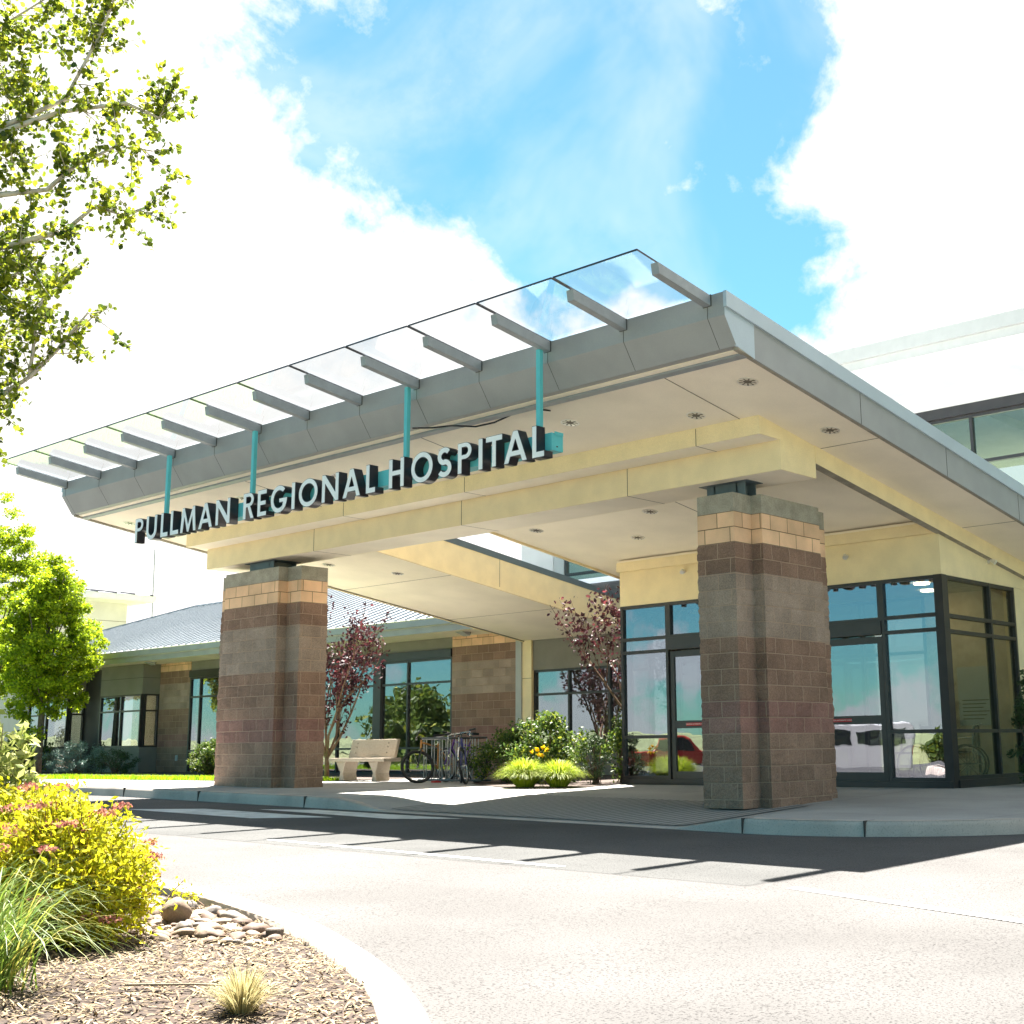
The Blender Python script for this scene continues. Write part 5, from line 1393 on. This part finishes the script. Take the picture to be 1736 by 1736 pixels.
# river stones, each a thing
def stone_mesh(i):
    bm = bmesh.new(); bmesh.ops.create_icosphere(bm, subdivisions=3, radius=1)
    for v in bm.verts:
        k = 1+.22*noise.noise(v.co*1.1+Vector((i*5.1, 0, 0)))+.06*noise.noise(v.co*3+Vector((0, i, 0))); v.co *= k
    me = bpy.data.meshes.new('river_stone'); bm.to_mesh(me); bm.free(); me.materials.append(STONES[i % 4])
    for p in me.polygons: p.use_smooth = True
    return me
SM = [stone_mesh(i) for i in range(12)]
def stone(x, y, z, s, lab, grp, me=None):
    o = bpy.data.objects.new('river_stone', me or random.choice(SM)); col.objects.link(o); o.location = (x, y, z)
    o.scale = s; o.rotation_euler = (random.gauss(0, .15), random.gauss(0, .15), random.random()*6.28)
    return tag(o, lab, 'stone', grp)
REG = poly_keep([(1.6,-9.35),(2.6,-9.32),(3.55,-9.46),(4.3,-9.66),(5.0,-9.93),(5.16,-10.06),(4.95,-10.18),(4.55,-10.36),(4.1,-10.45),(3.3,-10.3),(1.6,-10.0)])
random.seed(77); placed = []
tries = 0
while len(placed) < 280 and tries < 60000:
    tries += 1
    x = random.uniform(1.6, 5.25); y = random.uniform(-10.5, -9.3); r_ = random.choice([.022, .027, .034, .042, .05, .064])*random.uniform(.85, 1.1)
    if not REG(x, y): continue
    if (x-4.15)**2+(y+9.93)**2 < .008: continue
    if any((x-a)**2+(y-c)**2 < (.80*(r_+q))**2 for a, c, q in placed): continue
    placed.append((x, y, r_))
for x, y, r_ in placed:
    i = random.randrange(12); sx, sz = random.uniform(1.05, 1.5), random.uniform(.46, .72)
    lab = '%s%s%s %s river stone %s, %s of drift' % ('small' if r_ < .036 else 'middling' if r_ < .052 else 'large', ' long' if sx > 1.28 else ' stubby', ' flat' if sz < .58 else ' rounded', ('tan', 'grey', 'buff', 'brown')[i % 4],
          'by the kerb' if y > -9.54-.20*max(x-2.6, 0) else 'at mulch edge' if y < -10.08 else 'amid others', 'right end' if x > 4.5 else 'middle' if x > 3.4 else 'left end')
    stone(x, y, soil_z(x, y)+r_*.22, (r_*sx, r_*random.uniform(.75, 1.0), r_*sz), lab, 'river stones along the island kerb', SM[i])
tag(stone(4.15, -9.93, soil_z(4.15, -9.93)+.055, (.070, .068, .066), None, None, SM[4]), 'round grey brown boulder, largest stone, sitting among the river stones', 'boulder')['category'] = 'boulder'
bpy.context.scene.objects[-1]
# weathered twig on the mulch
tag(MB().tube([(5.78,-11.1,soil_z(5.78,-11.1)+.02),(5.95,-10.93,soil_z(5.95,-10.93)+.022),(6.18,-10.74,soil_z(6.18,-10.74)+.02)], [.005, .004, .003], 6).build('fallen_twig', M['tuftwood'], smooth=True, loc=(5.95,-10.93,-.1)), 'pale straight twig lying on the mulch', 'twig')
# yellow spirea in flower
def leafy_shrub(name, label, loc, r, h, nst, mat, leaf, per, flowers=0, cat='shrub', lean=(0, 0), shape='oval', seedv=1):
    random.seed(seedv)
    t = empty(name, loc, label, cat); b = MB(); P = []; fl = []; o = Vector(loc)
    for k in range(nst):
        a = random.random()*2*math.pi; q = random.random()**.55
        top = o+Vector((math.cos(a)*q*r+lean[0], math.sin(a)*q*r+lean[1], h*(1.02-.52*q*q)*random.uniform(.72, 1.08)))
        if k % 3 == 0: top = o+Vector((math.cos(a)*r*(.75+.3*random.random()), math.sin(a)*r*(.75+.3*random.random()), h*random.uniform(.12, .5)))
        if k < flowers: top = top+(top-o).normalized()*random.uniform(.02, .11)
        p = o+Vector((random.gauss(0, .07), random.gauss(0, .07), 0)); mid = p.lerp(top, .5)+Vector((0, 0, h*.12))
        pts = [p, mid, top]; b.tube(pts, [.0045, .0035, .002], 4, cap=False)
        d = (top-mid).normalized()
        for j in range(per):
            s = random.random()**.6; c = (p.lerp(mid, s*2) if s < .5 else mid.lerp(top, s*2-1))+Vector((random.gauss(0, .022), random.gauss(0, .022), random.gauss(0, .022)))
            P.append(tuple(c))
            if s > .55:
                P.append(tuple(c+Vector((random.gauss(0, .04), random.gauss(0, .04), random.gauss(0, .03)))))
        if k < flowers:
            c = top+Vector((0, 0, .012))
            for _ in range(70):
                a2 = random.random()*6.28; q2 = math.sqrt(random.random())*.045
                fl.append((c.x+math.cos(a2)*q2, c.y+math.sin(a2)*q2, c.z+random.gauss(0, .006)+.012*(1-(q2/.045)**2)))
    b.build('stems', M['twig'], t, smooth=True)
    leaves_mesh('foliage', P, leaf, mat, t, shape, up=.35)
    if fl: leaves_mesh('flower_heads', fl, .013, M['spflower'], t, 'round', up=.6)
    return t
leafy_shrub('spirea_shrub', 'dense golden yellow spirea shrub with flat pink flower heads in the island', (4.42, -10.66, -.10), .40, .66, 380, M['spirea'], .034, 48, 40, lean=(0, 0), shape='lance', seedv=4)
leafy_shrub('spirea_shrub', 'second golden spirea further back at the left picture edge', (3.45, -10.55, -.08), .46, .66, 300, M['spirea'], .036, 44, 26, shape='lance', seedv=9)
leafy_shrub('dogwood_shrub', 'variegated dogwood with cream edged leaves at the far left', (2.15, -9.98, -.08), .34, 1.02, 110, M['dogwood'], .075, 26, 0, shape='lance', seedv=12)
leafy_shrub('spirea_sprout', 'tiny green spirea sprout among the river stones by the kerb', (3.55, -9.52, -.10), .07, .17, 9, M['spirea'], .032, 10, 0, cat='seedling', shape='lance', seedv=14)
# long green grass in front at the left
def tall_grass(loc, label, n, r, h, dirx, seedv, width=.006, grp='long green grasses in the island'):
    g = np.random.default_rng(seedv); o = np.array(loc)
    t = empty('ornamental_grass', loc, label, 'grass', grp)
    base = o+np.stack([g.normal(0, .07, n), g.normal(0, .07, n), np.zeros(n)], 1)
    a = g.random(n)*2*np.pi; q = g.random(n)**.7
    tip = o+np.stack([np.cos(a)*q*r+dirx[0]*g.random(n), np.sin(a)*q*r+dirx[1]*g.random(n), h*(1.0-.85*q*g.random(n))*g.uniform(.5, 1.0, n)], 1)
    blades('blades', base, tip, width, M['blade'], t, seg=7, droop=.55)
    return t
tall_grass((5.36, -11.42, -.11), 'arching long green grass nearest the camera at the lower left', 260, .58, .46, (.08, .12), 5, .0065)
tall_grass((4.75, -11.22, -.11), 'upright long green grass behind the nearest clump, against the spirea', 280, .52, .60, (.05, .10), 6, .006)
clump((6.32, -10.98, -.10), .13, .17, 420, M['tuft'], 'small dry straw coloured grass tuft at the bottom edge of the mulch', None, width=.0035, droop=.3)
t = tag(MB().tube([(4.95,-9.90,-.12),(4.95,-9.90,-.055),(4.95,-9.90,-.05)], [.035, .042, .038], 16).build('sprinkler_head', M['bark'], loc=(4.95,-9.9,-.1)), 'dark brown round sprinkler cap at the right end of the river stones', 'sprinkler')

# ------------------------------------------------------------------ things across the car park that the glass reflects
def vehicle(name, label, cat, loc, rz, prof, wins, width, mat, wx, wr=.36, cab=None):
    t = empty(name, loc, label, cat); X0 = Matrix.Translation(Vector(loc)) @ Matrix.Rotation(R(rz), 4, 'Z')
    def fin(b, nm, mt_, par=t, **k):
        b.v = [tuple(X0 @ Vector(v)) for v in b.v]; return b.build(nm, mt_, par, **k)
    w2 = width/2
    b = MB(); b.prism(prof, -w2, w2, 'y'); fin(b, 'body', mat, bevel=.06)
    for p in wins:
        for s in (-1, 1):
            b = MB(); y = s*(w2+.004); b.prism(p, min(y, y-s*.01), max(y, y-s*.01), 'y'); fin(b, 'side_window', M['cardark'])
    for x in wx:
        for s in (-1, 1):
            b = MB(); b.ring((x, s*(w2-.10), wr), (0, 1, 0), wr-.10, .10, 28, 8); w_ = fin(b, 'wheel', M['rubber'], smooth=True)
            b = MB(); b.tube([(x, s*(w2-.02), wr), (x, s*(w2+.015), wr)], [.21, .19], 20); fin(b, 'hubcap', M['silver'], w_)
    zf_ = prof[0][1]
    for s in (-1, 1):
        b = MB(); x = max(p[0] for p in prof); b.box(x-.02, x+.02, s*(w2-.25)-.14, s*(w2-.25)+.14, .72, .90); fin(b, 'headlight', M['glass'])
    xr = min(p[0] for p in prof); zt_ = max(p[1] for p in prof)
    if cat == 'van':
        for s in (-1, 1):
            b = MB(); b.box(xr-.012, xr+.03, min(s*.08, s*(w2-.2)), max(s*.08, s*(w2-.2)), 1.25, 1.80); fin(b, 'rear_window', M['cardark'])
            b = MB(); b.box(xr-.02, xr+.03, s*(w2-.12)-.06, s*(w2-.12)+.06, .85, 1.15); fin(b, 'tail_light', M['redsticker'])
    b = MB(); x = max(p[0] for p in prof); b.box(x-.04, x+.09, -w2+.04, w2-.04, .42, .60); fin(b, 'bumper', M['silver'], bevel=.02)
    return t
zr = -.62
vehicle('parked_van', 'white cargo van parked across the car park, seen mirrored in the entrance doors', 'van', (-18.3, -25.2, zr), 152,
        [(-2.7,.35),(2.6,.35),(2.75,.95),(2.05,1.12),(1.45,1.95),(1.2,2.12),(-2.6,2.12),(-2.72,1.9)], [[(.75,1.25),(1.75,1.2),(1.35,1.82),(.75,1.88)],[(-.2,1.25),(.6,1.25),(.6,1.88),(-.2,1.88)],[(-2.4,1.3),(-.45,1.3),(-.45,1.85),(-2.4,1.85)]], 2.0, M['vanwhite'], (-1.75, 1.75))
vehicle('parked_pickup', 'red pickup truck parked across the car park, seen mirrored in the left side light', 'truck', (-27.5, -25.0, zr), -40,
        [(-2.6,.45),(2.5,.45),(2.6,.95),(1.5,1.08),(.95,1.70),(-.5,1.72),(-.75,1.12),(-2.6,1.08)], [[(.35,1.10),(1.25,1.08),(.85,1.58),(.35,1.60)],[(-.55,1.12),(.28,1.10),(.28,1.60),(-.42,1.60)]], 1.9, M['red'], (-1.6, 1.65))
vehicle('parked_car', 'dark saloon car parked beside the white van across the car park', 'car', (-21.6, -24.6, zr), -25,
        [(-2.2,.35),(2.1,.35),(2.2,.75),(1.2,.92),(.55,1.38),(-.8,1.40),(-1.5,1.0),(-2.2,.95)], [[(.0,.95),(.95,.95),(.5,1.30),(.0,1.32)],[(-1.25,.98),(-.1,.95),(-.1,1.32),(-.75,1.32)]], 1.75, M['cardark'], (-1.35, 1.35), .32)
lp = empty('lamp_post', (-24.5, -32.0, zr), 'tall car park lamp post mirrored in the glass beside the doors', 'lamp post')
MB().tube([(-24.5,-32,zr),(-24.5,-32,7.5)], [.09, .06], 10).build('pole', M['ltgrey'], lp)
box('lamp_head', M['ltgrey'], lp, -25.1, -23.9, -32.15, -31.85, 7.5, 7.65)
random.seed(40)
for i, (x, y, r_, h) in enumerate(((-37, -8.5, 2.4, 3.6), (-48, -17, 3.0, 5.0), (-44, -60, 3.2, 5.5), (-33, -64, 2.0, 1.2), (-60, -52, 3.5, 5.5), (-8, -70, 2.6, 4.2))):
    bush((x, y, -.9), r_, h+1.2, 60, M['shrub'], ['broad green tree off to the left, mirrored in the wing windows','tall green tree further left, mirrored behind the broad one','green tree behind the lamp post across the car park','low green tree beyond the white van','large green tree far across the field','green tree beyond the parked cars on the right'][i], .35, nc=60, rad=r_*.3, cat='tree', name='distant_tree')
